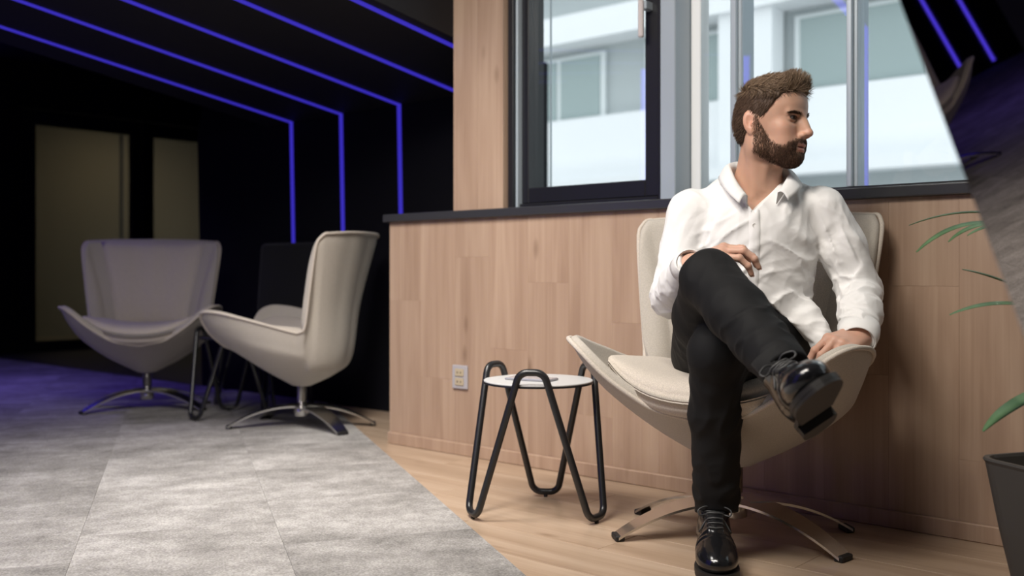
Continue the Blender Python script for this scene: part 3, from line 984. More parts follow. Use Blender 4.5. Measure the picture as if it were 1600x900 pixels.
# ------------------------------------------------------------------ soft-blend surfaces (numpy) for the figure
class Field:
    def __init__(self):
        self.ops = []
    def _add(self, kind, fn, lo, hi, k):
        self.ops.append((kind, fn, np.array(lo, np.float32), np.array(hi, np.float32), k))
    def cap(self, a, b, ra, rb, k=0.02, sub=False):
        a = np.array(a, np.float32); b = np.array(b, np.float32)
        ba = b - a; L2 = float(ba @ ba) + 1e-12
        def fn(P):
            pa = P - a
            t_ = np.clip(pa @ ba / L2, 0, 1)
            return np.linalg.norm(pa - t_[:, None] * ba, axis=1) - (ra + (rb - ra) * t_)
        r_ = max(ra, rb)
        self._add('s' if sub else 'u', fn, np.minimum(a, b) - r_, np.maximum(a, b) + r_, k)
        return self
    def chain(self, pts, rads, k=0.02):
        for i in range(len(pts) - 1):
            self.cap(pts[i], pts[i + 1], rads[i], rads[i + 1], k)
        return self
    def ell(self, c, r, k=0.02, rot=None, sub=False):
        c = np.array(c, np.float32); r = np.array(r, np.float32)
        R = None if rot is None else np.array(rot, np.float32)      # columns: local axes in the field frame
        def fn(P):
            q = P - c
            if R is not None: q = q @ R
            k0 = np.linalg.norm(q / r, axis=1)
            k1 = np.linalg.norm(q / (r * r), axis=1) + 1e-9
            return k0 * (k0 - 1) / k1
        m_ = r if R is None else np.full(3, r.max())
        self._add('s' if sub else 'u', fn, c - m_, c + m_, k)
        return self
    def cut(self, fn, k=0.004, lo=(-9, -9, -9), hi=(9, 9, 9)):
        """remove where fn < 0"""
        self._add('s', fn, lo, hi, k)
        return self
    def disp(self, fn, lo=(-9, -9, -9), hi=(9, 9, 9)):
        self._add('d', fn, lo, hi, 0)
        return self
    def eval(self, P):
        P = np.asarray(P, np.float32)
        d = np.full(len(P), 0.3, np.float32)
        lo_, hi_ = P.min(0), P.max(0)
        for kind, fn, lo, hi, k in self.ops:
            m_ = 0.035 + k
            if (lo_ > hi + m_).any() or (hi_ < lo - m_).any():
                continue
            v = fn(P)
            if kind == 'u':
                if k > 0:
                    h_ = np.clip(0.5 + 0.5 * (d - v) / k, 0, 1)
                    d = d + (v - d) * h_ - k * h_ * (1 - h_)
                else:
                    d = np.minimum(d, v)
            elif kind == 's':
                v = -v
                if k > 0:
                    h_ = np.clip(0.5 - 0.5 * (d - v) / k, 0, 1)
                    d = d + (v - d) * h_ + k * h_ * (1 - h_)
                else:
                    d = np.maximum(d, v)
            else:
                d = d + v
        return d
    def hit(self, o, dirn, tmax=0.6, step=0.75):
        """march from o along dirn to the surface"""
        o = np.array(o, np.float32); dirn = np.array(dirn, np.float32); t_ = 0.0
        for _ in range(60):
            d = float(self.eval((o + dirn * t_)[None])[0])
            if d < 0.0004: break
            t_ += min(max(d, 0.0004), 0.02) * step
            if t_ > tmax: return None
        return o + dirn * t_

def extract(field, lo, hi, h):
    B = 8
    lo = np.array(lo, np.float32); hi = np.array(hi, np.float32)
    nb = np.ceil((hi - lo) / (h * B)).astype(int)
    g = [lo[i] + (np.arange(nb[i]) + 0.5) * B * h - 0.5 * h for i in range(3)]
    cen = np.stack(np.meshgrid(*g, indexing='ij'), -1).reshape(-1, 3)
    cd = np.concatenate([field.eval(cen[i:i + 1]) for i in range(0)] or [np.zeros(0, np.float32)])
    # coarse pass row by row so that far primitives are skipped
    out = np.empty(len(cen), np.float32)
    row = nb[2]
    for i in range(0, len(cen), row):
        out[i:i + row] = field.eval(cen[i:i + row])
    rad = 0.5 * math.sqrt(3) * B * h
    act = np.abs(out) < rad * 1.35 + 0.008
    vol = np.repeat(out[:, None], B ** 3, 1)
    off = np.stack(np.meshgrid(*[np.arange(B)] * 3, indexing='ij'), -1).reshape(-1, 3) * h
    blk = np.stack(np.meshgrid(*[np.arange(n) for n in nb], indexing='ij'), -1).reshape(-1, 3) * (B * h) + lo
    idx = np.nonzero(act)[0]
    for i in range(0, len(idx), 10):
        ii = idx[i:i + 10]
        # neighbouring blocks only share a chunk when they lie close together
        P = (blk[ii][:, None, :] + off[None]).reshape(-1, 3)
        vol[ii] = field.eval(P).reshape(len(ii), -1)
    vol = vol.reshape(nb[0], nb[1], nb[2], B, B, B).transpose(0, 3, 1, 4, 2, 5).reshape(nb[0] * B, nb[1] * B, nb[2] * B)
    return surface_nets(vol, lo, h)

def surface_nets(f, lo, h):
    ins = f < 0
    s = ins.astype(np.int8)
    c = sum(s[i:s.shape[0] - 1 + i, j:s.shape[1] - 1 + j, k:s.shape[2] - 1 + k] for i in (0, 1) for j in (0, 1) for k in (0, 1))
    cells = np.argwhere((c > 0) & (c < 8))
    idm = np.full(c.shape, -1, np.int32)
    idm[tuple(cells.T)] = np.arange(len(cells))
    cs = [(i, j, k) for i in (0, 1) for j in (0, 1) for k in (0, 1)]
    val = {q: f[cells[:, 0] + q[0], cells[:, 1] + q[1], cells[:, 2] + q[2]] for q in cs}
    acc = np.zeros((len(cells), 3), np.float32); cnt = np.zeros(len(cells), np.float32)
    for q in cs:
        for ax in range(3):
            if q[ax] == 0:
                q2 = list(q); q2[ax] = 1; q2 = tuple(q2)
                a, b = val[q], val[q2]
                m_ = (a < 0) != (b < 0)
                t_ = np.where(m_, a / np.where(m_, a - b, 1), 0)
                p = np.array(q, np.float32)[None].repeat(len(cells), 0)
                p[:, ax] += t_
                acc += p * m_[:, None]; cnt += m_
    V = (cells + acc / np.maximum(cnt, 1)[:, None]) * h + lo
    F = []
    for ax in range(3):
        a1, a2 = (ax + 1) % 3, (ax + 2) % 3
        sl0 = [slice(None)] * 3; sl1 = [slice(None)] * 3
        sl0[ax] = slice(0, -1); sl1[ax] = slice(1, None)
        A, Bq = ins[tuple(sl0)], ins[tuple(sl1)]
        e = np.argwhere(A != Bq)
        e = e[(e[:, a1] > 0) & (e[:, a2] > 0) & (e[:, a1] < f.shape[a1] - 1) & (e[:, a2] < f.shape[a2] - 1)]
        fl_ = A[tuple(e.T)]
        def cid(d1, d2):
            q = e.copy(); q[:, a1] -= d1; q[:, a2] -= d2
            return idm[tuple(q.T)]
        quad = np.stack([cid(1, 1), cid(0, 1), cid(0, 0), cid(1, 0)], 1)
        quad[~fl_] = quad[~fl_][:, ::-1]
        F.append(quad)
    return V, np.concatenate(F)

def np_mesh(name, V, F, m, parent=None, smooth=True, col=None):
    me = bpy.data.meshes.new(name)
    V = np.ascontiguousarray(V, np.float32); F = np.ascontiguousarray(F, np.int32)
    k = F.shape[1]
    me.vertices.add(len(V)); me.vertices.foreach_set('co', V.ravel())
    me.loops.add(F.size); me.loops.foreach_set('vertex_index', F.ravel())
    me.polygons.add(len(F))
    me.polygons.foreach_set('loop_start', np.arange(0, F.size, k, dtype=np.int32))
    try:
        me.polygons.foreach_set('loop_total', np.full(len(F), k, np.int32))
    except Exception:
        pass
    me.update(calc_edges=True)
    me.validate()
    if smooth: me.shade_smooth()
    if col is not None:
        a = me.color_attributes.new('tint', 'FLOAT_COLOR', 'POINT')
        a.data.foreach_set('color', np.concatenate([col, np.ones((len(col), 1))], 1).astype(np.float32).ravel())
    me.materials.append(MATS[m])
    o = bpy.data.objects.new(name, me)
    return link(o, parent)

def relax(V, F, it=2, lam=0.5):
    n = len(V)
    for _ in range(it):
        acc = np.zeros_like(V); cnt = np.zeros(n, np.float32)
        for a in range(4):
            i, j = F[:, a], F[:, (a + 1) % 4]
            np.add.at(acc, i, V[j]); np.add.at(cnt, i, 1)
        V = V + lam * (acc / np.maximum(cnt, 1)[:, None] - V)
    return V

def vnormals(V, F):
    nrm = np.cross(V[F[:, 2]] - V[F[:, 0]], V[F[:, 3]] - V[F[:, 1]])
    N_ = np.zeros_like(V)
    for a in range(4):
        np.add.at(N_, F[:, a], nrm)
    return N_ / (np.linalg.norm(N_, axis=1)[:, None] + 1e-12)

def strands(P, r0, r1, colr):
    """P (n, m, 3) polylines -> three-sided tapering hairs"""
    n, m_, _ = P.shape
    T = np.gradient(P, axis=1); T /= np.linalg.norm(T, axis=2)[..., None] + 1e-9
    ref = np.tile(np.array([0.31, 0.53, 0.79]), (n, m_, 1))
    U_ = np.cross(T, ref); U_ /= np.linalg.norm(U_, axis=2)[..., None] + 1e-9
    W_ = np.cross(T, U_)
    rr = np.linspace(0, 1, m_)[None, :, None]
    rr = r0 * (1 - rr) + r1 * rr
    ring = np.stack([P + rr * (U_ * math.cos(a) + W_ * math.sin(a)) for a in (0, 2.094, 4.189)], 2)   # n m 3 3
    V = ring.reshape(-1, 3)
    base_ = (np.arange(n) * m_ * 3)[:, None, None]
    i = (np.arange(m_ - 1) * 3)[None, :, None]
    k = np.arange(3)[None, None, :]; k2 = (k + 1) % 3
    F = np.stack([base_ + i + k, base_ + i + k2, base_ + i + 3 + k2, base_ + i + 3 + k], -1).reshape(-1, 4)
    return V, F, np.repeat(colr, m_ * 3, 0)

_NT = rng.random((32, 32, 32)).astype(np.float32)
def noise3(P):
    """smooth value noise, 0..1"""
    i = np.floor(P).astype(np.int32); f = (P - i).astype(np.float32)
    f = f * f * (3 - 2 * f)
    i0 = i & 31; i1 = (i + 1) & 31
    def g(a, b, c): return _NT[a, b, c]
    x0, y0, z0 = i0.T; x1, y1, z1 = i1.T
    fx, fy, fz = f.T
    a = g(x0, y0, z0) * (1 - fx) + g(x1, y0, z0) * fx
    b = g(x0, y1, z0) * (1 - fx) + g(x1, y1, z0) * fx
    c = g(x0, y0, z1) * (1 - fx) + g(x1, y0, z1) * fx
    d = g(x0, y1, z1) * (1 - fx) + g(x1, y1, z1) * fx
    return (a * (1 - fy) + b * fy) * (1 - fz) + (c * (1 - fy) + d * fy) * fz
def creases(P, along, scale, stretch=4.0, seed=0.0, warp=0.5):
    """irregular ridged folds that run along a direction; -0.5..0.5, ridges are narrow"""
    a = np.array(along, np.float32); a /= np.linalg.norm(a)
    q = P * scale
    t_ = q @ a
    q = q - t_[:, None] * a * (1 - 1 / stretch) + seed
    q = q + warp * (noise3(q * 0.6 + 11.3) - 0.5)[:, None]
    n_ = noise3(q)
    r_ = 1 - np.abs(2 * n_ - 1)
    return r_ ** 2.3 - 0.36
# ------------------------------------------------------------------ the seated man (view-aligned metres: X right, Y ahead, Z up)
def tint_mat(name, rough, spec=0.5, sss=0.0, sheen=0.0):
    m_ = mat(name, (0.5, 0.5, 0.5), rough, spec=spec, sheen=sheen)
    t_, N_, L_, B_ = nt(m_)
    a = add(N_, 'ShaderNodeAttribute', attribute_name='tint')
    L_.new(a.outputs['Color'], B_.inputs['Base Color'])
    if sss:
        B_.inputs['Subsurface Weight'].default_value = sss
        B_.inputs['Subsurface Radius'].default_value = (1.0, 0.35, 0.2)
        B_.inputs['Subsurface Scale'].default_value = 0.006
    return m_
tint_mat('skin', 0.48, 0.4, 0.25)
tint_mat('hair', 0.6, 0.25)
mat('shirt', (0.85, 0.84, 0.825), 0.75, spec=0.25, sheen=0.2)
t, N, L, B = nt(MATS['shirt'])
tc = add(N, 'ShaderNodeTexCoord')
n1 = add(N, 'ShaderNodeTexNoise'); n1.inputs['Scale'].default_value = 9; n1.inputs['Detail'].default_value = 3; n1.inputs['Distortion'].default_value = 0.8
L.new(tc.outputs['Object'], n1.inputs['Vector'])
bump(t, N, L, B, n1.outputs['Fac'], 0.35, 0.02)
mat('trousers', (0.0075, 0.0075, 0.008), 0.75, spec=0.25)
mat('sock', (0.008, 0.008, 0.008), 0.9)
mat('shoe_leather', (0.008, 0.008, 0.009), 0.16, spec=0.7)
mat('shoe_sole', (0.014, 0.012, 0.011), 0.55)
mat('lace', (0.035, 0.035, 0.035), 0.45)
mat('button', (0.80, 0.78, 0.74), 0.3)
mat('eye_white', (0.84, 0.81, 0.79), 0.15)
mat('lash', (0.03, 0.018, 0.012), 0.7)
mat('iris', (0.05, 0.035, 0.025), 0.08)

ROOT = C(0.62, 2.72, 0.0)
person = empty('person', ROOT, YAW, label='seated bearded man in white shirt and black trousers, legs crossed, looking aside', cat='person')
RO = np.array([0.62, 2.72, 0.0])
def PV(V):            # view-aligned -> local of the person
    return np.asarray(V) - RO

# joints
shR, elR, wrR = (0.495, 2.745, 0.903), (0.437, 2.72, 0.672), (0.444, 2.488, 0.757)
shL, elL, wrL = (0.842, 2.715, 0.908), (0.937, 2.69, 0.690), (0.866, 2.490, 0.578)
hipR, knR, anR = (0.540, 2.745, 0.515), (0.4725, 2.375, 0.722), (0.557, 2.03, 0.540)
hipL, knL, anL = (0.730, 2.765, 0.510), (0.497, 2.420, 0.545), (0.529, 2.570, 0.130)

# ---------------- head (own frame: F ahead of the face, S towards his right, U up from eye level)
PSI = math.radians(47)
Fv = np.array([math.sin(PSI), -math.cos(PSI), 0.0]); Rv = np.array([-math.cos(PSI), -math.sin(PSI), 0.0]); Uv = np.array([0, 0, 1.0])
# slight nod
_nod = math.radians(2)
Fv, Uv = Fv * math.cos(_nod) - Uv * math.sin(_nod), Uv * math.cos(_nod) + Fv * math.sin(_nod)
HO = np.array([0.6965, 2.68, 1.149])
HSC = np.array([0.94, 0.96, 0.955])
HM = np.stack([Fv, Rv, Uv], 1)                 # columns
def to_head(p): return ((np.asarray(p) - HO) @ HM) / HSC
def from_head(V): return (V * HSC) @ HM.T + HO
Rot_c2h = HM.T                                  # maps view axes into the head frame

hd = Field()
hd.ell((-0.004, 0, 0.020), (0.099, 0.083, 0.094), 0.0)
hd.ell((0.034, 0, 0.040), (0.067, 0.068, 0.060), 0.03)
hd.ell((0.030, 0, -0.040), (0.062, 0.060, 0.072), 0.03)
for s_ in (-1, 1):
    hd.cap((0.058, 0.014 * s_, -0.104), (-0.004, 0.056 * s_, -0.080), 0.025, 0.020, 0.03)
    hd.cap((-0.004, 0.056 * s_, -0.080), (-0.010, 0.064 * s_, -0.010), 0.020, 0.018, 0.03)
    hd.ell((0.060, 0.044 * s_, -0.030), (0.024, 0.021, 0.019), 0.022)
    hd.ell((0.063, 0.034 * s_, -0.070), (0.025, 0.024, 0.030), 0.03)
hd.ell((0.074, 0, -0.106), (0.023, 0.027, 0.023), 0.02)
for s_ in (-1, 1):
    hd.ell((0.104, 0.032 * s_, -0.004), (0.026, 0.020, 0.0125), 0.014, sub=True)
    hd.cap((0.0945, 0.011 * s_, 0.0095), (0.080, 0.046 * s_, 0.0125), 0.0075, 0.0070, 0.012)
    hd.ell((0.0765, 0.032 * s_, -0.003), (0.0158, 0.0185, 0.0142), 0.003)       # lids
    hd.ell((0.093, 0.0325 * s_, -0.0030), (0.016, 0.0158, 0.0046), 0.001, sub=True)
hd.ell((0.090, 0, -0.030), (0.024, 0.0150, 0.032), 0.010)
hd.cap((0.096, 0, 0.004), (0.1185, 0, -0.040), 0.0080, 0.0096, 0.012)
hd.ell((0.1190, 0, -0.0445), (0.0115, 0.0115, 0.0100), 0.006)
for s_ in (-1, 1):
    hd.ell((0.1055, 0.0125 * s_, -0.0490), (0.0125, 0.0080, 0.0078), 0.005)
    hd.ell((0.1110, 0.0070 * s_, -0.0565), (0.0065, 0.0038, 0.0045), 0.002, sub=True)
hd.ell((0.086, 0, -0.068), (0.016, 0.030, 0.014), 0.016)
hd.ell((0.0925, 0, -0.0745), (0.0125, 0.0240, 0.0062), 0.005)
hd.ell((0.0905, 0, -0.0890), (0.0120, 0.0210, 0.0068), 0.006)
hd.ell((0.1010, 0, -0.0813), (0.0140, 0.0205, 0.0018), 0.0015, sub=True)
for s_ in (-1, 1):
    er = Matrix.Rotation(math.radians(-14), 3, 'Y') @ Matrix.Rotation(math.radians(-20 * s_), 3, 'Z')
    er = np.array(er)
    hd.ell((-0.018, 0.0840 * s_, -0.014), (0.0185, 0.0085, 0.0325), 0.005, rot=er)
    hd.ell((-0.014, 0.0935 * s_, -0.012), (0.0105, 0.0065, 0.0190), 0.004, rot=er, sub=True)
    hd.ell((-0.008, 0.0850 * s_, -0.020), (0.006, 0.006, 0.008), 0.004)
    hd.ell((-0.013, 0.0830 * s_, -0.038), (0.010, 0.0065, 0.011), 0.005)
nk0, nk1 = to_head((0.680, 2.705, 1.075)), to_head((0.672, 2.752, 0.930))
hd.cap(nk0, nk1, 0.0600, 0.0720, 0.03)
hd.cap(to_head((0.677, 2.66, 1.02)), to_head((0.672, 2.672, 0.965)), 0.010, 0.009, 0.025)
for p in (shR, shL):
    hd.cap(to_head((0.672, 2.768, 0.955)), to_head(np.array(p) * 0.75 + np.array((0.672, 2.75, 0.93)) * 0.25), 0.036, 0.034, 0.06)
# sternomastoid and collar bones
hd.cap((-0.022, 0.050, -0.060), to_head((0.652, 2.678, 0.950)), 0.014, 0.009, 0.03)
hd.cap((-0.022, -0.050, -0.060), to_head((0.690, 2.678, 0.950)), 0.014, 0.009, 0.03)
hd.ell(to_head((0.672, 2.745, 0.845)), (0.165, 0.098, 0.125), 0.03, rot=Rot_c2h)
HV, HF = extract(hd, (-0.19, -0.21, -0.36), (0.21, 0.21, 0.13), 0.0021)
HN = vnormals(HV, HF)
Fq, Sq, Uq = HV[:, 0], HV[:, 1], HV[:, 2]
base = np.tile(np.array([0.58, 0.345, 0.245]), (len(HV), 1))
nz = 0.5 + 0.5 * np.sin(Fq * 83 + 1.7 * np.sin(Uq * 61)) * np.sin(Sq * 71 + 1.3 * np.sin(Fq * 57))
base *= (0.96 + 0.08 * nz)[:, None]
def blend(colr, w):
    global base
    base = base * (1 - w[:, None]) + np.array(colr) * w[:, None]
def ball(c, r):
    return np.exp(-(((HV - np.array(c)) ** 2).sum(1)) / (r * r))
for s_ in (-1, 1):
    blend((0.60, 0.30, 0.21), 0.5 * ball((0.07, 0.045 * s_, -0.035), 0.026))
    blend((0.62, 0.29, 0.20), 0.55 * np.clip(ball((-0.016, 0.089 * s_, -0.014), 0.03), 0, 1))
blend((0.60, 0.29, 0.20), 0.5 * ball((0.122, 0, -0.047), 0.016))
lip = np.clip(ball((0.102, 0, -0.0750), 0.015) * (np.abs(Uq + 0.0750) < 0.006) + ball((0.101, 0, -0.0885), 0.016) * (np.abs(Uq + 0.0880) < 0.0065), 0, 1)
lip *= (Fq > 0.088)
def beard_mask(P):
    F_, S_, U_ = P[:, 0], np.abs(P[:, 1]), P[:, 2]
    top = np.interp(F_, [-0.02, 0.000, 0.012, 0.034, 0.058, 0.078, 0.086, 0.10, 0.12], [0.018, 0.016, -0.012, -0.060, -0.076, -0.078, -0.069, -0.060, -0.062])
    m1 = smoothstep(-0.004, 0.006, top - U_)
    back = smoothstep(-0.008, 0.002, F_ + 0.10 * np.clip(-0.06 - U_, 0, 1))
    low = smoothstep(-0.004, 0.008, U_ - np.interp(F_, [-0.01, 0.02, 0.05, 0.07], [-0.095, -0.120, -0.138, -0.142]))
    sh = smoothstep(-0.006, 0.006, F_ - np.interp(U_, [-0.165, -0.13, -0.1], [0.02, 0.0, -0.03]))
    tash = (F_ > 0.084) & (U_ > -0.0705) & (U_ < -0.0590) & (S_ < 0.032)
    bare = (S_ < 0.024) & (F_ > 0.086) & (U_ < -0.0700) & (U_ > -0.0950)     # lips
    chinbare = 0
    m_ = np.maximum(m1 * back * low * sh, tash * 1.0)
    cheekbare = (U_ > -0.0585) & (F_ > 0.07)
    return m_ * (~bare) * (~cheekbare)
bm_ = beard_mask(HV)
blend((0.20, 0.11, 0.07), 0.62 * bm_)
blend((0.52, 0.19, 0.15), 0.75 * np.clip(lip * 1.6, 0, 1) * (bm_ < 0.4))

bodyV, bodyF, bodyC = [from_head(HV)], [HF], [base]
nv_ = len(HV)
def add_body(V, F, colr=(0.58, 0.345, 0.245), c_fn=None):
    global nv_
    bodyV.append(V); bodyF.append(F + nv_)
    cc = np.tile(np.array(colr), (len(V), 1))
    if c_fn is not None: cc = c_fn(V, cc)
    bodyC.append(cc)
    nv_ += len(V)

# ---------------- hands
def hand(f, wrist, kn_mid, back_n, curls, thumb, spread=0.0205, side=1, elbow=None, k=0.006):
    """fingers fan out from the knuckle line; curls: per finger three bend angles (deg)"""
    w = np.array(wrist, float); km = np.array(kn_mid, float)
    d = km - w; ln = np.linalg.norm(d); d /= ln
    n = np.array(back_n, float); n -= d * (n @ d); n /= np.linalg.norm(n)
    lat = np.cross(d, n) * side            # towards the little finger
    lens = [(0.046, 0.027, 0.022), (0.050, 0.031, 0.023), (0.047, 0.029, 0.023), (0.037, 0.022, 0.020)]
    tips = []
    for i in range(4):
        u = i - 1.5
        kb = km + lat * (u * spread) - d * (0.004 * abs(u + 0.5)) - n * (0.003 * abs(u) ** 1.5)
        f.cap(w + lat * (u * 0.012), kb, 0.0165, 0.0115, 0.014)
        f.ell(kb + n * 0.002, (0.0105, 0.0105, 0.0105), 0.006)
        dd = d.copy(); nn = n.copy(); p = kb
        fan = u * 0.06
        dd = dd * math.cos(fan) + lat * math.sin(fan)
        r_ = [0.0096, 0.0088, 0.0080, 0.0068]
        for q in range(3):
            a = math.radians(curls[i][q])
            d2 = dd * math.cos(a) - nn * math.sin(a); nn = nn * math.cos(a) + dd * math.sin(a); dd = d2
            p2 = p + dd * lens[i][q] * 1.04
            f.cap(p, p2, r_[q], r_[q + 1], 0.003 if q else k)
            if q < 2: f.ell(p2 + nn * 0.001, (r_[q + 1] * 1.1,) * 3, 0.003)
            p = p2
        tips.append((p, dd, nn))
    # thumb from the index side of the palm
    tb = w + d * 0.028 - lat * 0.022 - n * 0.006
    t1 = tb + np.array(thumb[0]); t2 = t1 + np.array(thumb[1]); t3 = t2 + np.array(thumb[2])
    f.cap(w + d * 0.015, tb, 0.017, 0.0155, 0.012)
    f.chain([tb, t1, t2, t3], [0.0145, 0.0115, 0.0098, 0.0078], 0.006)
    if elbow is not None:
        e_ = np.array(elbow, float)
        f.cap(w, w + (e_ - w) * 0.45, 0.0235, 0.036, 0.02)
    return tips

hl = Field()
tipsL = hand(hl, wrL, (0.797, 2.432, 0.569), (-0.10, -0.55, 0.80), [(38, 30, 20), (42, 32, 20), (46, 34, 22), (50, 36, 24)],
             [(-0.010, -0.036, -0.022), (-0.016, -0.012, -0.024), (-0.010, -0.004, -0.022)], side=-1, elbow=elL)
V_, F_ = extract(hl, (0.66, 2.28, 0.42), (0.96, 2.62, 0.68), 0.0026)
add_body(V_, F_, (0.58, 0.34, 0.25))
hr = Field()
tipsR = hand(hr, wrR, (0.516, 2.436, 0.796), (0.08, -0.45, 0.88), [(30, 42, 28), (26, 40, 28), (28, 42, 28), (32, 44, 28)],
             [(0.016, 0.030, 0.004), (0.022, 0.014, -0.010), (0.016, 0.004, -0.012)], side=-1, elbow=elR)
V_, F_ = extract(hr, (0.40, 2.30, 0.62), (0.70, 2.62, 0.86), 0.0026)
add_body(V_, F_, (0.60, 0.36, 0.265))

# ---------------- the rest of the body, under the clothes
bd = Field()
bd.ell((0.668, 2.748, 0.80), (0.150, 0.090, 0.150), 0.0)
bd.ell((0.660, 2.755, 0.64), (0.130, 0.090, 0.150), 0.05)
bd.ell((0.636, 2.770, 0.52), (0.145, 0.105, 0.085), 0.05)
bd.cap(shR, shL, 0.045, 0.045, 0.03)
for a, b, c_ in ((shR, elR, wrR), (shL, elL, wrL)):
    bd.chain([a, b, c_], [0.045, 0.034, 0.022], 0.02)
for a, b, c_ in ((hipR, knR, anR), (hipL, knL, anL)):
    bd.chain([a, b, c_], [0.075, 0.048, 0.032], 0.02)
V_, F_ = extract(bd, (0.36, 1.95, 0.06), (1.02, 2.92, 1.02), 0.010)
add_body(V_, F_)
body = np_mesh('body', PV(np.concatenate(bodyV)), np.concatenate(bodyF), 'skin', person, True, np.concatenate(bodyC))
del bodyV, bodyF, bodyC

# nails
def nail(tip, dd, nn):
    lat = np.cross(dd, nn)
    c_ = np.array(tip) + nn * 0.0062 + dd * 0.001
    V = []
    for i in range(5):
        for j in range(4):
            u = (i / 4 - 0.5) * 2; w = j / 3
            V.append(c_ + lat * u * 0.0046 + dd * (w * 0.0095 - 0.004) - nn * (0.0016 * u * u + 0.0008 * w))
    F = [(i * 4 + j, i * 4 + j + 1, i * 4 + 5 + j, i * 4 + 4 + j) for i in range(4) for j in range(3)]
    return np.array(V), np.array(F)
mat('nail', (0.60, 0.36, 0.29), 0.25)
for (tp, dd, nn) in tipsL + tipsR:
    V_, F_ = nail(tp, dd, nn)
    np_mesh('fingernail', PV(V_), F_, 'nail', body)

# eyes, looking where the face points
for s_ in (-1, 1):
    c_ = np.array((0.0768, 0.032 * s_, -0.003))
    def ball_geo(cc, r, gx, gs, n=14):
        V, F = [], []
        for i in range(n + 1):
            th = math.pi * i / n
            for k in range(n):
                ph = 2 * math.pi * k / n
                V.append(cc + r * np.array((math.cos(th), math.sin(th) * math.cos(ph), math.sin(th) * math.sin(ph))))
        for i in range(n):
            for k in range(n):
                F.append((i * n + k, i * n + (k + 1) % n, (i + 1) * n + (k + 1) % n, (i + 1) * n + k))
        return np.array(V), np.array(F)
    V_, F_ = ball_geo(c_, 0.0138, 0, 0)
    ey = np_mesh('eye', PV(from_head(V_)), F_, 'eye_white', body)
    # iris: a cap on the ball turned slightly towards his right
    g = np.array((0.985, 0.06, 0.0)); g /= np.linalg.norm(g)
    a1 = np.cross(g, (0, 0, 1)); a1 /= np.linalg.norm(a1); a2 = np.cross(g, a1)
    V = [c_ + g * 0.01425]; F = []
    for q in (1, 2, 3):
        th = 0.46 * q / 3
        for k in range(16):
            ph = 2 * math.pi * k / 16
            V.append(c_ + 0.0141 * (g * math.cos(th) + (a1 * math.cos(ph) + a2 * math.sin(ph)) * math.sin(th)))
    F += [(0, 1 + k, 1 + (k + 1) % 16, 1 + (k + 1) % 16) for k in range(0)]
    for q in range(2):
        for k in range(16):
            F.append((1 + q * 16 + k, 1 + q * 16 + (k + 1) % 16, 17 + q * 16 + (k + 1) % 16, 17 + q * 16 + k))
    me_f = [(0, 1 + k, 1 + (k + 1) % 16) for k in range(16)] + F
    mobj('iris', PV(from_head(np.array(V))), me_f, 'iris', ey, True)

for s_ in (-1, 1):
    for up_, rr_ in ((1, 0.0011), (-1, 0.0006)):
        pts = []
        for q in np.linspace(-1, 1, 13):
            sv = 0.0325 * s_ + q * 0.0146
            uv = -0.0030 + up_ * 0.0046 * math.sqrt(max(0.02, 1 - (q * 0.95) ** 2))
            h_ = hd.hit((0.13, sv, uv), (-1, 0, 0), 0.10)
            pts.append(h_ if h_ is not None else np.array((0.09, sv, uv)))
        pts = [Vector(PV(from_head(np.array(p)[None]))[0]) for p in pts]
        tube('eyelash', pts, rr_, 'lash', body, 5)

# ---------------- hair: short dark sides, longer lighter top swept up at the front
hairf = Field()
hairf.ell((-0.004, 0, 0.022), (0.1005, 0.0860, 0.0965), 0.0)
hairf.ell((0.034, 0, 0.040), (0.0715, 0.0745, 0.0640), 0.03)
hairf.ell((-0.048, 0, -0.022), (0.050, 0.066, 0.055), 0.03)
hairf.ell((0.010, 0.004, 0.082), (0.084, 0.066, 0.032), 0.02)
hairf.ell((0.070, 0.004, 0.092), (0.032, 0.054, 0.020), 0.02)
def face_side(P):
    F_, S_, U_ = P[:, 0], np.abs(P[:, 1]), P[:, 2]
    # hairline: how far forward hair may reach at each height (temples recede, sideburn ahead of the ear)
    lim = np.interp(U_, [-0.10, -0.075, -0.045, -0.040, -0.012, 0.000, 0.012, 0.030, 0.050, 0.064, 0.078, 0.10, 0.14],
                    [-0.070, -0.057, -0.046, 0.004, 0.010, 0.018, 0.030, 0.044, 0.060, 0.070, 0.112, 0.118, 0.112])
    lim = lim - 0.020 * smoothstep(0.045, 0.0, S_) * (U_ < 0.0)
    return lim - F_
hairf.cut(face_side, 0.004)
hairf.cut(lambda P: P[:, 2] + 0.082, 0.006)
def ear_gap(P):
    q = (P - np.array((-0.023, 0, -0.018), np.float32))
    q = np.stack([q[:, 0] / 0.019, (np.abs(P[:, 1]) - 0.092) / 0.03, q[:, 2] / 0.036], 1)
    return (np.linalg.norm(q, axis=1) - 1) * 0.02
hairf.cut(ear_gap, 0.003)
hairf.disp(lambda P: (0.0012 * np.sin(P[:, 1] * 420 + 40 * P[:, 2] + 3 * np.sin(P[:, 0] * 60))).astype(np.float32))
GV, GF = extract(hairf, (-0.15, -0.12, -0.10), (0.14, 0.12, 0.15), 0.003)
GN = vnormals(GV, GF)
topw = smoothstep(0.060, 0.085, GV[:, 2] + 0.10 * np.clip(GV[:, 0], -0.1, 0.05))
gc = np.array([0.065, 0.038, 0.024]) * (1 - topw[:, None]) + np.array([0.17, 0.115, 0.072]) * topw[:, None]
def scatter(V, F, n, w=None):
    a = np.linalg.norm(np.cross(V[F[:, 2]] - V[F[:, 0]], V[F[:, 3]] - V[F[:, 1]]), axis=1)
    if w is not None: a = a * w[F].mean(1)
    pick = rng.choice(len(F), n, p=a / a.sum())
    wt = rng.dirichlet([1, 1, 1, 1], n)
    return (V[F[pick]] * wt[..., None]).sum(1), pick
NS = 10000
P0, pick = scatter(GV, GF, NS)
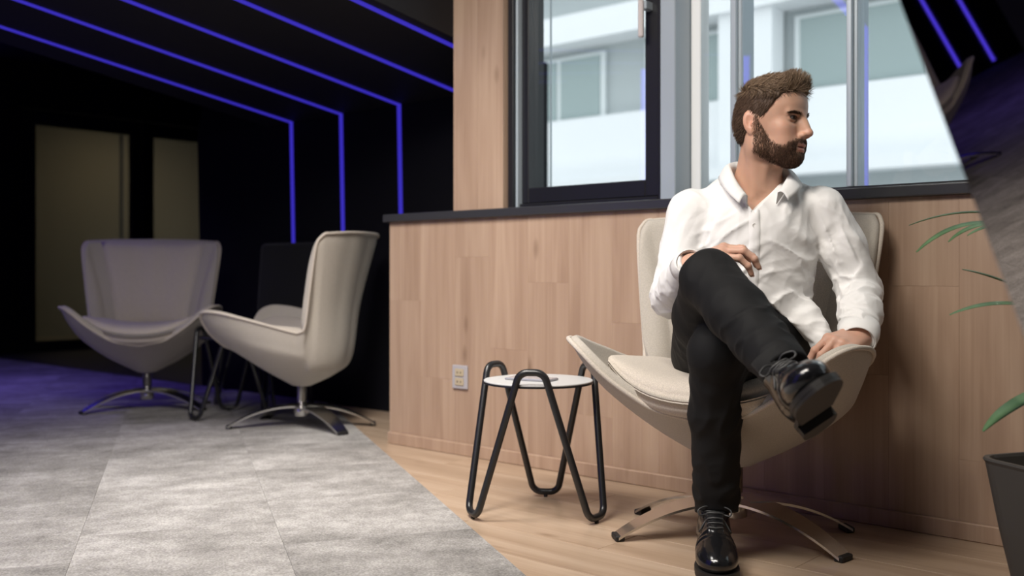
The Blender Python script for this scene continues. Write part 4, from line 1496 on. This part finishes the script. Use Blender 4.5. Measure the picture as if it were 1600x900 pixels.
N0 = GN[GF[pick]].mean(1); N0 /= np.linalg.norm(N0, axis=1)[:, None]
tw = smoothstep(0.055, 0.085, P0[:, 2] + 0.10 * np.clip(P0[:, 0], -0.1, 0.05))
fr = smoothstep(0.03, 0.10, P0[:, 0])
rnd = rng.normal(0, 1, (NS, 3))
side_d = np.array([-0.55, 0, -0.80])[None] + 0.12 * rnd
# top: combed forward and up, standing at the front
top_d = np.stack([0.80 - 0.72 * fr, -0.10 + 0.0 * fr, 0.25 + 0.85 * fr], 1) + 0.13 * rnd
D = side_d * (1 - tw[:, None]) + top_d * tw[:, None]
D -= N0 * np.minimum(0, (D * N0).sum(1))[:, None] * 1.0
D += N0 * (0.17 + 0.10 * tw)[:, None]
D /= np.linalg.norm(D, axis=1)[:, None]
Lh = (0.009 + 0.003 * rng.random(NS)) * (1 - tw) + (0.026 - 0.008 * fr + 0.010 * rng.random(NS)) * tw
M = 6
s = np.linspace(0, 1, M)
bend = np.stack([-0.10 + 0.25 * fr, 0 * fr, -0.50 * (1 - fr) - 0.05], 1) * tw[:, None]
PS = P0[:, None] - N0[:, None] * 0.0006 + D[:, None] * (s[None, :, None] * Lh[:, None, None]) + bend[:, None] * ((s ** 2)[None, :, None] * Lh[:, None, None]) * 0.6
cs = np.array([0.078, 0.046, 0.029])[None] * (1 - tw[:, None]) + np.array([0.25, 0.175, 0.115])[None] * tw[:, None]
cs = cs * (0.65 + 0.8 * rng.random((NS, 1)))
SV, SF, SC = strands(PS, 0.00075, 0.0002, cs)
np_mesh('hair', PV(from_head(np.concatenate([GV, SV]))), np.concatenate([GF, SF + len(GV)]), 'hair', person, True, np.concatenate([gc, SC]))

# beard, moustache and brows
bw = beard_mask(HV)
NB = 6000
P0, pick = scatter(HV, HF, NB, bw)
N0 = HN[HF[pick]].mean(1); N0 /= np.linalg.norm(N0, axis=1)[:, None]
rnd = rng.normal(0, 1, (NB, 3))
D = np.array([-0.10, 0, -0.75])[None] + 0.30 * rnd
tash = (P0[:, 0] > 0.084) & (P0[:, 2] > -0.075)
D[tash] = np.stack([0 * P0[tash, 0] - 0.2, np.sign(P0[tash, 1]) * 0.8, -0.55 + 0 * P0[tash, 0]], 1) + 0.15 * rnd[tash]
D -= N0 * (D * N0).sum(1)[:, None]
D /= np.linalg.norm(D, axis=1)[:, None] + 1e-9
D = D * 0.88 + N0 * 0.38
Lb = 0.0042 + 0.0040 * rng.random(NB)
Lb[tash] *= 0.75
Lb *= np.interp(P0[:, 0], [-0.01, 0.02, 0.07], [0.55, 0.8, 1.1])
s = np.linspace(0, 1, 4)
PB = P0[:, None] + D[:, None] * (s[None, :, None] * Lb[:, None, None]) - np.array([0, 0, 1.0]) * (s ** 2)[None, :, None] * 0.0015
cb = np.array([0.105, 0.060, 0.037])[None] * (0.6 + 1.0 * rng.random((NB, 1)))
BV, BF, BC = strands(PB, 0.00052, 0.0002, cb)
np_mesh('beard', PV(from_head(BV)), BF, 'hair', person, True, BC)
for s_ in (-1, 1):
    nb_ = 170
    u = rng.random(nb_)
    pts = np.stack([0.1035 - 0.019 * u ** 1.6, s_ * (0.012 + 0.036 * u), 0.0060 + 0.0055 * np.sin(u * 2.4) - 0.001 * u + rng.normal(0, 0.0017, nb_)], 1)
    root = []
    for p in pts:
        o_ = np.array([0.14, p[1] * 1.15, p[2]])
        q = hd.hit(o_, (-1, 0, 0), 0.12)
        root.append(q if q is not None else p)
    root = np.array(root)
    d = np.stack([-0.35 * u, s_ * (0.5 + 0.4 * u), 0.55 - 0.75 * u], 1) + rng.normal(0, 0.12, (nb_, 3))
    d /= np.linalg.norm(d, axis=1)[:, None]
    s = np.linspace(0, 1, 4)
    PE = root[:, None] + np.array([0.0008, 0, 0]) + d[:, None] * s[None, :, None] * 0.0085
    V_, F_, C_ = strands(PE, 0.0006, 0.0002, np.array([0.085, 0.050, 0.032])[None] * (0.7 + 0.6 * rng.random((nb_, 1))))
    np_mesh('eyebrow', PV(from_head(V_)), F_, 'hair', body, True, C_)
# ---------------- shirt
def tri(x):
    """soft creased wave"""
    return (np.abs(np.sin(x)) ** 0.7)
def gauss(P, c, r):
    return np.exp(-(((P - np.array(c, np.float32)) / np.array(r, np.float32)) ** 2).sum(1))

sh = Field()
sh.ell((0.672, 2.738, 0.835), (0.176, 0.124, 0.150), 0.0)
sh.ell((0.665, 2.748, 0.690), (0.160, 0.122, 0.150), 0.06)
sh.ell((0.655, 2.758, 0.585), (0.168, 0.128, 0.090), 0.05)
sh.cap((0.570, 2.750, 0.918), (0.775, 2.738, 0.922), 0.060, 0.060, 0.05)
sh.cap((0.600, 2.775, 0.968), (0.745, 2.770, 0.968), 0.034, 0.034, 0.05)
sh.chain([shR, elR, (0.440, 2.60, 0.713), wrR], [0.066, 0.056, 0.050, 0.038], 0.018)
sh.chain([shL, (0.893, 2.70, 0.81), elL, (0.905, 2.585, 0.632), wrL], [0.067, 0.060, 0.056, 0.051, 0.041], 0.018)
# loose tail at his left hip
sh.chain([(0.785, 2.66, 0.61), (0.812, 2.63, 0.568), (0.820, 2.60, 0.552)], [0.045, 0.030, 0.018], 0.03)
def folds(P):
    X, Y, Z = P[:, 0], P[:, 1], P[:, 2]
    d = np.zeros(len(P), np.float32)
    def put(c, r, along, scale, amp, stretch=4.5, seed=0.0):
        nonlocal d
        w = gauss(P, c, r)
        if w.max() < 0.02: return
        d -= amp * w * creases(P, along, scale, stretch, seed)
    # pulls from the armpits across the chest
    put((0.775, 2.63, 0.800), (0.09, 0.12, 0.12), (0.85, 0.1, -0.50), 34, 0.0115, 5.0, 1.7)
    put((0.575, 2.63, 0.800), (0.08, 0.12, 0.12), (0.80, -0.1, 0.55), 34, 0.0115, 5.0, 4.1)
    put((0.600, 2.66, 0.930), (0.08, 0.12, 0.06), (0.45, -0.3, -0.85), 30, 0.0085, 4.0, 7.7)
    put((0.770, 2.66, 0.920), (0.09, 0.12, 0.07), (0.35, 0.2, 0.90), 30, 0.0095, 4.0, 2.9)
    # cross creases at the belly
    put((0.700, 2.63, 0.640), (0.15, 0.12, 0.085), (0.96, 0.1, 0.22), 36, 0.0145, 6.0, 9.2)
    # sleeves
    put((0.925, 2.66, 0.700), (0.08, 0.11, 0.075), (0.75, 0.45, -0.45), 40, 0.0150, 4.5, 3.3)
    put((0.885, 2.55, 0.615), (0.07, 0.08, 0.060), (0.80, 0.35, -0.45), 44, 0.0135, 4.0, 8.4)
    put((0.890, 2.68, 0.830), (0.07, 0.10, 0.095), (0.45, 0.1, -0.88), 34, 0.0110, 5.0, 5.6)
    put((0.450, 2.69, 0.690), (0.08, 0.12, 0.070), (0.80, 0.3, 0.50), 40, 0.0140, 4.5, 6.5)
    put((0.462, 2.69, 0.830), (0.07, 0.10, 0.095), (-0.35, 0.1, -0.93), 34, 0.0095, 5.0, 0.6)
    d -= 0.0022 * creases(P, (0.3, 0.2, 1.0), 24, 2.5, 12.0)
    return d.astype(np.float32)
# seam hollow between sleeve and body, on both sides
sh.disp(folds)
sh.cap((0.512, 2.655, 0.87), (0.497, 2.665, 0.70), 0.008, 0.016, 0.014, sub=True)
sh.cap((0.812, 2.625, 0.87), (0.826, 2.655, 0.70), 0.008, 0.014, 0.014, sub=True)
# the hem rides up over his left thigh
sh.cut(lambda P: np.maximum(np.maximum(P[:, 2] - (0.662 - 0.95 * (P[:, 0] - 0.677)), P[:, 1] - 2.73), np.maximum(0.60 - P[:, 0], P[:, 0] - 0.790)), 0.004, (0.58, 2.45, 0.46), (0.80, 2.75, 0.70))
# open neck
sh.cap((0.678, 2.725, 1.10), (0.672, 2.742, 0.965), 0.066, 0.066, 0.006, sub=True)
VB = 0.900
def vneck(P):
    X, Y, Z = P[:, 0], P[:, 1], P[:, 2]
    t_ = (Z - VB) / 0.10
    l = 0.637 - 0.060 * t_; r_ = 0.637 + 0.108 * t_
    dd = np.maximum(np.maximum(l - X, X - r_), VB - Z)
    return np.maximum(dd, Y - 2.745)
sh.cut(vneck, 0.003, (0.5, 2.4, 0.86), (0.85, 2.76, 1.2))
# sleeves stop at the wrists, body stops at the waist
def end_cut(p, q, off):
    p = np.array(p, np.float32); n = np.array(q, np.float32) - p; n /= np.linalg.norm(n)
    return lambda P: -((P - p) @ n - off)
sh.cut(end_cut(wrL, (0.80, 2.43, 0.568), -0.004), 0.002, (0.74, 2.36, 0.48), (0.92, 2.52, 0.64))
sh.cut(end_cut(wrR, (0.516, 2.436, 0.796), -0.004), 0.002, (0.41, 2.38, 0.70), (0.60, 2.52, 0.86))
SHV, SHF = extract(sh, (0.34, 2.38, 0.48), (1.03, 2.92, 1.06), 0.0036)
shirt = np_mesh('shirt', PV(SHV), SHF, 'shirt', person)

# collar: turned-down leaves around the neck, spread at the open front
def fgrad(f, p, e=0.002):
    q = np.array([p + np.array(o) for o in ((e, 0, 0), (-e, 0, 0), (0, e, 0), (0, -e, 0), (0, 0, e), (0, 0, -e))])
    v = f.eval(q)
    g = np.array((v[0] - v[1], v[2] - v[3], v[4] - v[5]))
    return g / (np.linalg.norm(g) + 1e-9)
def collar():
    top = [(0.620, 2.622, 0.940), (0.600, 2.650, 0.978), (0.594, 2.690, 1.012), (0.600, 2.740, 1.036), (0.626, 2.790, 1.048), (0.674, 2.812, 1.050),
           (0.724, 2.790, 1.046), (0.747, 2.738, 1.030), (0.747, 2.688, 1.008), (0.728, 2.650, 0.982), (0.700, 2.622, 0.950)]
    low = [(0.588, 2.600, 0.914), (0.566, 2.630, 0.940), (0.556, 2.685, 0.968), (0.564, 2.755, 0.990), (0.604, 2.825, 1.000), (0.674, 2.848, 1.002),
           (0.746, 2.825, 1.000), (0.788, 2.750, 0.986), (0.792, 2.682, 0.964), (0.765, 2.628, 0.944), (0.730, 2.602, 0.922)]
    low = [tuple(np.array(a) * 0.22 + np.array(b_) * 0.78) for a, b_ in zip(top, low)]
    T_ = spline(top, 6); L_ = spline(low, 6)
    m_ = 7
    V, F = [], []
    for a, b_ in zip(T_, L_):
        a = np.array(a); b_ = np.array(b_)
        for k in range(m_):
            t_ = k / (m_ - 1)
            p = a * (1 - t_) + b_ * t_
            p = p + np.array((0, 0, 0.010 * math.sin(math.pi * t_)))
            for _ in range(4):
                d = float(sh.eval(p[None])[0])
                if d >= 0.0038: break
                p = p + fgrad(sh, p) * (0.0042 - d)
            V.append(p)
        # inner stand
    n = len(T_)
    for i in range(n - 1):
        for k in range(m_ - 1):
            F.append((i * m_ + k, i * m_ + k + 1, (i + 1) * m_ + k + 1, (i + 1) * m_ + k))
    o_ = len(V)
    for i, a in enumerate(T_):
        a = np.array(a); c_ = np.array((0.673, 2.735, a[2]))
        inw = (c_ - a) / np.linalg.norm(c_ - a)
        V.append(a + inw * 0.003 + np.array((0, 0.006, -0.030)))
    for i in range(n - 1):
        F.append((i * m_, (i + 1) * m_, o_ + i + 1, o_ + i))
    return np.array(V), F
V_, F_ = collar()
co = mobj('collar', PV(V_), F_, 'shirt', shirt, True)
so = co.modifiers.new('s', 'SOLIDIFY'); so.thickness = 0.0024; so.offset = 0
# placket with buttons: a strip that rides on the shirt front
V, F = [], []
zz = np.linspace(VB + 0.004, 0.63, 40)
nb2 = 6
for z in zz:
    xc = np.interp(z, [0.575, 0.75, VB], [0.632, 0.636, 0.640])
    row_ = []
    for q in range(nb2):
        x_ = xc + (q / (nb2 - 1) - 0.5) * 0.032
        p = sh.hit((x_, 2.45, z), (0, 1, 0), 0.4)
        row_.append(p if p is not None else np.array((x_, 2.62, z)))
    for q, p in enumerate(row_):
        edge = 0.0 if q in (0, nb2 - 1) else 0.0048
        V.append(p + np.array((0, -edge + 0.0012, 0)))
for i in range(len(zz) - 1):
    for q in range(nb2 - 1):
        F.append((i * nb2 + q, i * nb2 + q + 1, (i + 1) * nb2 + q + 1, (i + 1) * nb2 + q))
mobj('placket', PV(np.array(V)), F, 'shirt', shirt, True)
for z in (0.862, 0.775, 0.690):
    p = sh.hit((0.637, 2.45, z), (0, 1, 0), 0.4)
    if p is None: continue
    V = []
    for yy, rr in ((-0.0035, 0.0045), (-0.0045, 0.0055), (-0.0022, 0.0055)):
        for k in range(12):
            a = 2 * math.pi * k / 12
            V.append(p + np.array((rr * math.cos(a), yy, rr * math.sin(a))))
    F = [tuple(range(12))] + [(q * 12 + k, q * 12 + (k + 1) % 12, q * 12 + 12 + (k + 1) % 12, q * 12 + 12 + k) for q in range(2) for k in range(12)]
    mobj('button', PV(np.array(V)), F, 'button', shirt)
# cuffs
def cuff(wrist, elbow, toward, r0, r1, ln):
    w = np.array(wrist); ax = w - np.array(elbow); ax /= np.linalg.norm(ax)
    u = np.cross(ax, (0, 0, 1)); u /= np.linalg.norm(u); v = np.cross(ax, u)
    V, F = [], []
    prof = [(-ln, r0), (-ln, r0 + 0.003), (-ln * 0.5, (r0 + r1) / 2 + 0.004), (0.0, r1 + 0.002), (0.002, r1 - 0.001), (-ln * 0.4, r1 - 0.004)]
    n = 28
    for a_, r_ in prof:
        for k in range(n):
            th = 2 * math.pi * k / n
            wob = 1 + 0.03 * math.sin(3 * th + a_ * 60)
            V.append(w + ax * (a_ + 0.018) + (u * math.cos(th) * 1.06 + v * math.sin(th) * 0.94) * r_ * wob)
    for i in range(len(prof) - 1):
        for k in range(n):
            F.append((i * n + k, i * n + (k + 1) % n, i * n + n + (k + 1) % n, i * n + n + k))
    mobj('cuff', PV(np.array(V)), F, 'shirt', shirt, True)
cuff(wrL, (0.905, 2.585, 0.632), None, 0.046, 0.040, 0.055)
cuff(wrR, (0.440, 2.60, 0.713), None, 0.040, 0.036, 0.045)

# ---------------- trousers
tr = Field()
tr.ell((0.636, 2.772, 0.525), (0.170, 0.130, 0.095), 0.0)
tr.cap((0.560, 2.77, 0.55), (0.735, 2.78, 0.55), 0.085, 0.085, 0.05)
tr.ell((0.668, 2.715, 0.590), (0.128, 0.098, 0.085), 0.04)
cmR = tuple(np.array(knR) * 0.62 + np.array(anR) * 0.38)
cmL = tuple(np.array(knL) * 0.62 + np.array(anL) * 0.38 + np.array((0.0, 0.014, 0)))
tR = tuple(np.array(hipR) * 0.45 + np.array(knR) * 0.55)
tL = tuple(np.array(hipL) * 0.45 + np.array(knL) * 0.55)
tr.chain([hipL, tL, knL, cmL, anL], [0.098, 0.086, 0.066, 0.064, 0.056], 0.022)
leg2 = Field()
leg2.chain([hipR, tR, knR, cmR, anR], [0.100, 0.088, 0.068, 0.066, 0.052], 0.022)
tr._add('u', leg2.eval, (0.34, 1.95, 0.40), (0.75, 2.90, 0.85), 0.012)
def tfolds(P):
    d = np.zeros(len(P), np.float32)
    def put(c, r, along, scale, amp, stretch=4.5, seed=0.0):
        nonlocal d
        w = gauss(P, c, r)
        if w.max() < 0.02: return
        d -= amp * w * creases(P, along, scale, stretch, seed)
    put((0.600, 2.62, 0.585), (0.13, 0.15, 0.09), (0.6, 0.6, -0.3), 28, 0.014, 5, 1.1)
    put(knR, (0.08, 0.09, 0.09), (0.5, 0.5, 0.6), 26, 0.006, 4, 2.2)
    put((0.530, 2.54, 0.19), (0.09, 0.10, 0.09), (0.9, 0.3, 0.35), 30, 0.012, 4, 3.4)
    put((0.510, 2.46, 0.42), (0.08, 0.10, 0.12), (0.35, 0.1, 0.9), 26, 0.009, 4, 4.6)
    put((0.53, 2.14, 0.60), (0.09, 0.13, 0.10), (0.8, -0.2, 0.5), 30, 0.011, 4.5, 5.9)
    d -= 0.002 * creases(P, (0.3, 0.4, 0.8), 22, 2.5, 12.0)
    return d.astype(np.float32)
tr.disp(tfolds)
tr.cut(end_cut(anR, tuple(np.array(anR) * 2 - np.array(cmR)), 0.012), 0.003, (0.45, 1.85, 0.40), (0.70, 2.10, 0.66))
tr.cut(lambda P: P[:, 2] - 0.122 + 0.30 * (P[:, 1] - 2.56), 0.003, (0.40, 2.42, 0.0), (0.66, 2.72, 0.20))
TRV, TRF = extract(tr, (0.36, 1.92, 0.06), (0.84, 2.93, 0.82), 0.0046)
trousers = np_mesh('trousers', PV(TRV), TRF, 'trousers', person)

# ---------------- shoes (own frame: x to the side, y towards the toe, z up from the ground)
def shoe_parts():
    up = Field()
    up.ell((0, 0.105, 0.036), (0.047, 0.060, 0.033), 0.0)
    up.ell((0, 0.055, 0.042), (0.047, 0.070, 0.038), 0.03)
    up.ell((0, 0.000, 0.052), (0.040, 0.080, 0.046), 0.03)
    up.ell((0, -0.085, 0.048), (0.036, 0.046, 0.050), 0.03)
    up.cap((0, -0.065, 0.060), (0, -0.060, 0.118), 0.036, 0.039, 0.03)
    up.cap((0, 0.020, 0.080), (0, -0.030, 0.105), 0.024, 0.030, 0.02)
    # facing edges beside the laces, toe seam and topline
    up.disp(lambda P: (-0.0022 * np.exp(-((np.abs(P[:, 0]) - 0.018 - 0.10 * np.clip(0.02 - P[:, 1], 0, 0.1)) / 0.004) ** 2) * (P[:, 1] < 0.055) * (P[:, 1] > -0.05) * (P[:, 2] > 0.05)).astype(np.float32))
    up.disp(lambda P: (0.0016 * np.exp(-((P[:, 1] - 0.070 + 6.0 * P[:, 0] ** 2) / 0.0035) ** 2)).astype(np.float32))
    up.disp(lambda P: (0.0012 * np.sin(P[:, 1] * 330 + 8 * np.abs(P[:, 0]) * 20) * np.exp(-((P[:, 1] - 0.048) / 0.02) ** 2)).astype(np.float32))
    up.cut(lambda P: P[:, 2] - 0.016, 0.003)
    up.cut(lambda P: 0.122 - P[:, 2], 0.003)
    up.cap((0, -0.062, 0.112), (0, -0.058, 0.16), 0.033, 0.036, 0.003, sub=True)
    V, F = extract(up, (-0.06, -0.145, 0.0), (0.06, 0.18, 0.135), 0.0032)
    # sole outline
    ys = np.linspace(-0.128, 0.168, 26)
    hx = np.array([-0.130, -0.122, -0.105, -0.07, -0.02, 0.03, 0.075, 0.115, 0.145, 0.160, 0.1685])
    hy = np.array([0.0, 0.020, 0.034, 0.039, 0.036, 0.044, 0.051, 0.050, 0.038, 0.022, 0.0])
    hs_ = np.array(spline(list(zip(hx, hy)), 8))
    def half(yv):
        # round ends: square-root rise at heel and toe
        v = float(np.interp(yv, hs_[:, 0], hs_[:, 1]))
        e1 = math.sqrt(max(0.0, (yv + 0.130) / 0.03)) if yv < -0.10 else 1
        e2 = math.sqrt(max(0.0, (0.1685 - yv) / 0.035)) if yv > 0.1335 else 1
        if e1 < 1: v = max(v, 0.034 * e1)
        if e2 < 1: v = max(v, 0.043 * e2)
        return v
    def slab(ya, yb, z0, z1, gr):
        yy = ya + (yb - ya) * (0.5 - 0.5 * np.cos(np.linspace(0, math.pi, 40)))
        SV, SF = [], []
        for z in (z0, z1):
            for q in yy: SV.append((half(q) + gr, q, z))
            for q in yy[::-1]: SV.append((-half(q) - gr, q, z))
        n = 80
        for k in range(n):
            SF.append((k, (k + 1) % n, n + (k + 1) % n, n + k))
        SF.append(tuple(range(n))[::-1]); SF.append(tuple(range(n, 2 * n)))
        return SV, SF
    return up, (V, F), slab(-0.129, 0.1675, 0.008, 0.0175, 0.002), slab(-0.129, -0.052, 0.0, 0.0078, 0.001), slab(-0.02, 0.1675, 0.0, 0.0078, 0.001)
SHOE = shoe_parts()
def shoe(origin, fwd, upv, label):
    f_ = np.array(fwd, float); f_ /= np.linalg.norm(f_)
    u_ = np.array(upv, float); u_ -= f_ * (u_ @ f_); u_ /= np.linalg.norm(u_)
    s_ = np.cross(f_, u_)
    Rm = np.stack([s_, f_, u_], 1)
    T = lambda V: PV(np.asarray(V, float) @ Rm.T + np.array(origin))
    up, (V, F), so1, heel, fore = SHOE
    o = np_mesh('shoe', T(V), F, 'shoe_leather', person)
    o['label'] = label
    mobj('sole', T(so1[0]), so1[1], 'shoe_sole', o)
    hv = [(x_, y_, z_ - (0.012 if z_ < 0.004 else 0)) for x_, y_, z_ in heel[0]]
    mobj('heel', T(hv), heel[1], 'shoe_sole', o)
    mobj('forefoot_sole', T(fore[0]), fore[1], 'shoe_sole', o)
    # laces: five bars and a bow
    for k in range(5):
        y_ = 0.046 - 0.0165 * k
        hw = 0.0200 + 0.0012 * k
        pts = []
        for q in np.linspace(-1, 1, 9):
            yy = y_ - 0.004 * abs(q)
            h_ = up.hit((q * hw, yy, 0.16), (0, 0, -1), 0.15)
            zz_ = h_[2] if h_ is not None else 0.09
            pts.append((q * hw, yy, zz_ + (0.0012 if abs(q) < 0.95 else -0.001)))
        V_, F_ = tube_geo(pts, 0.0027, 6)
        mobj('lace', T([tuple(p) for p in V_]), F_, 'lace', o, True)
    for sx in (-1, 1):
        pts = [(0, -0.030, 0.126), (sx * 0.020, -0.020, 0.136), (sx * 0.040, -0.012, 0.128), (sx * 0.036, -0.006, 0.116), (sx * 0.015, -0.016, 0.120), (0, -0.028, 0.124)]
        V_, F_ = tube_geo([Vector(p) for p in spline(pts, 5)], 0.0022, 6)
        mobj('lace_loop', T([tuple(p) for p in V_]), F_, 'lace', o, True)
        pts = [(0, -0.028, 0.124), (sx * 0.018, 0.000, 0.112), (sx * 0.040, 0.012, 0.078)]
        V_, F_ = tube_geo([Vector(p) for p in spline(pts, 5)], 0.0020, 6)
        mobj('lace_end', T([tuple(p) for p in V_]), F_, 'lace', o, True)
    # sock rising into the trouser leg
    V_, F_ = tube_geo([(0, -0.062, 0.085), (0, -0.060, 0.125), (0, -0.058, 0.165)], [0.033, 0.033, 0.036], 16)
    mobj('sock', T([tuple(p) for p in V_]), F_, 'sock', o, True)
    return o
shoe((0.508, 2.492, 0.012), (-0.15, -0.99, 0.0), (0, 0, 1), 'shiny black laced shoe planted on the floor')
ff = np.array((-0.24, -0.89, 0.38)); uu = np.array((-0.50, 0.40, 0.74))
ff /= np.linalg.norm(ff); uu -= ff * (uu @ ff); uu /= np.linalg.norm(uu)
ank = np.array(anR)
org = ank + np.array((-0.014, -0.010, -0.006)) - uu * 0.118 + ff * 0.060
shoe(org, ff, uu, 'black shoe of the crossed leg, sole towards the viewer')
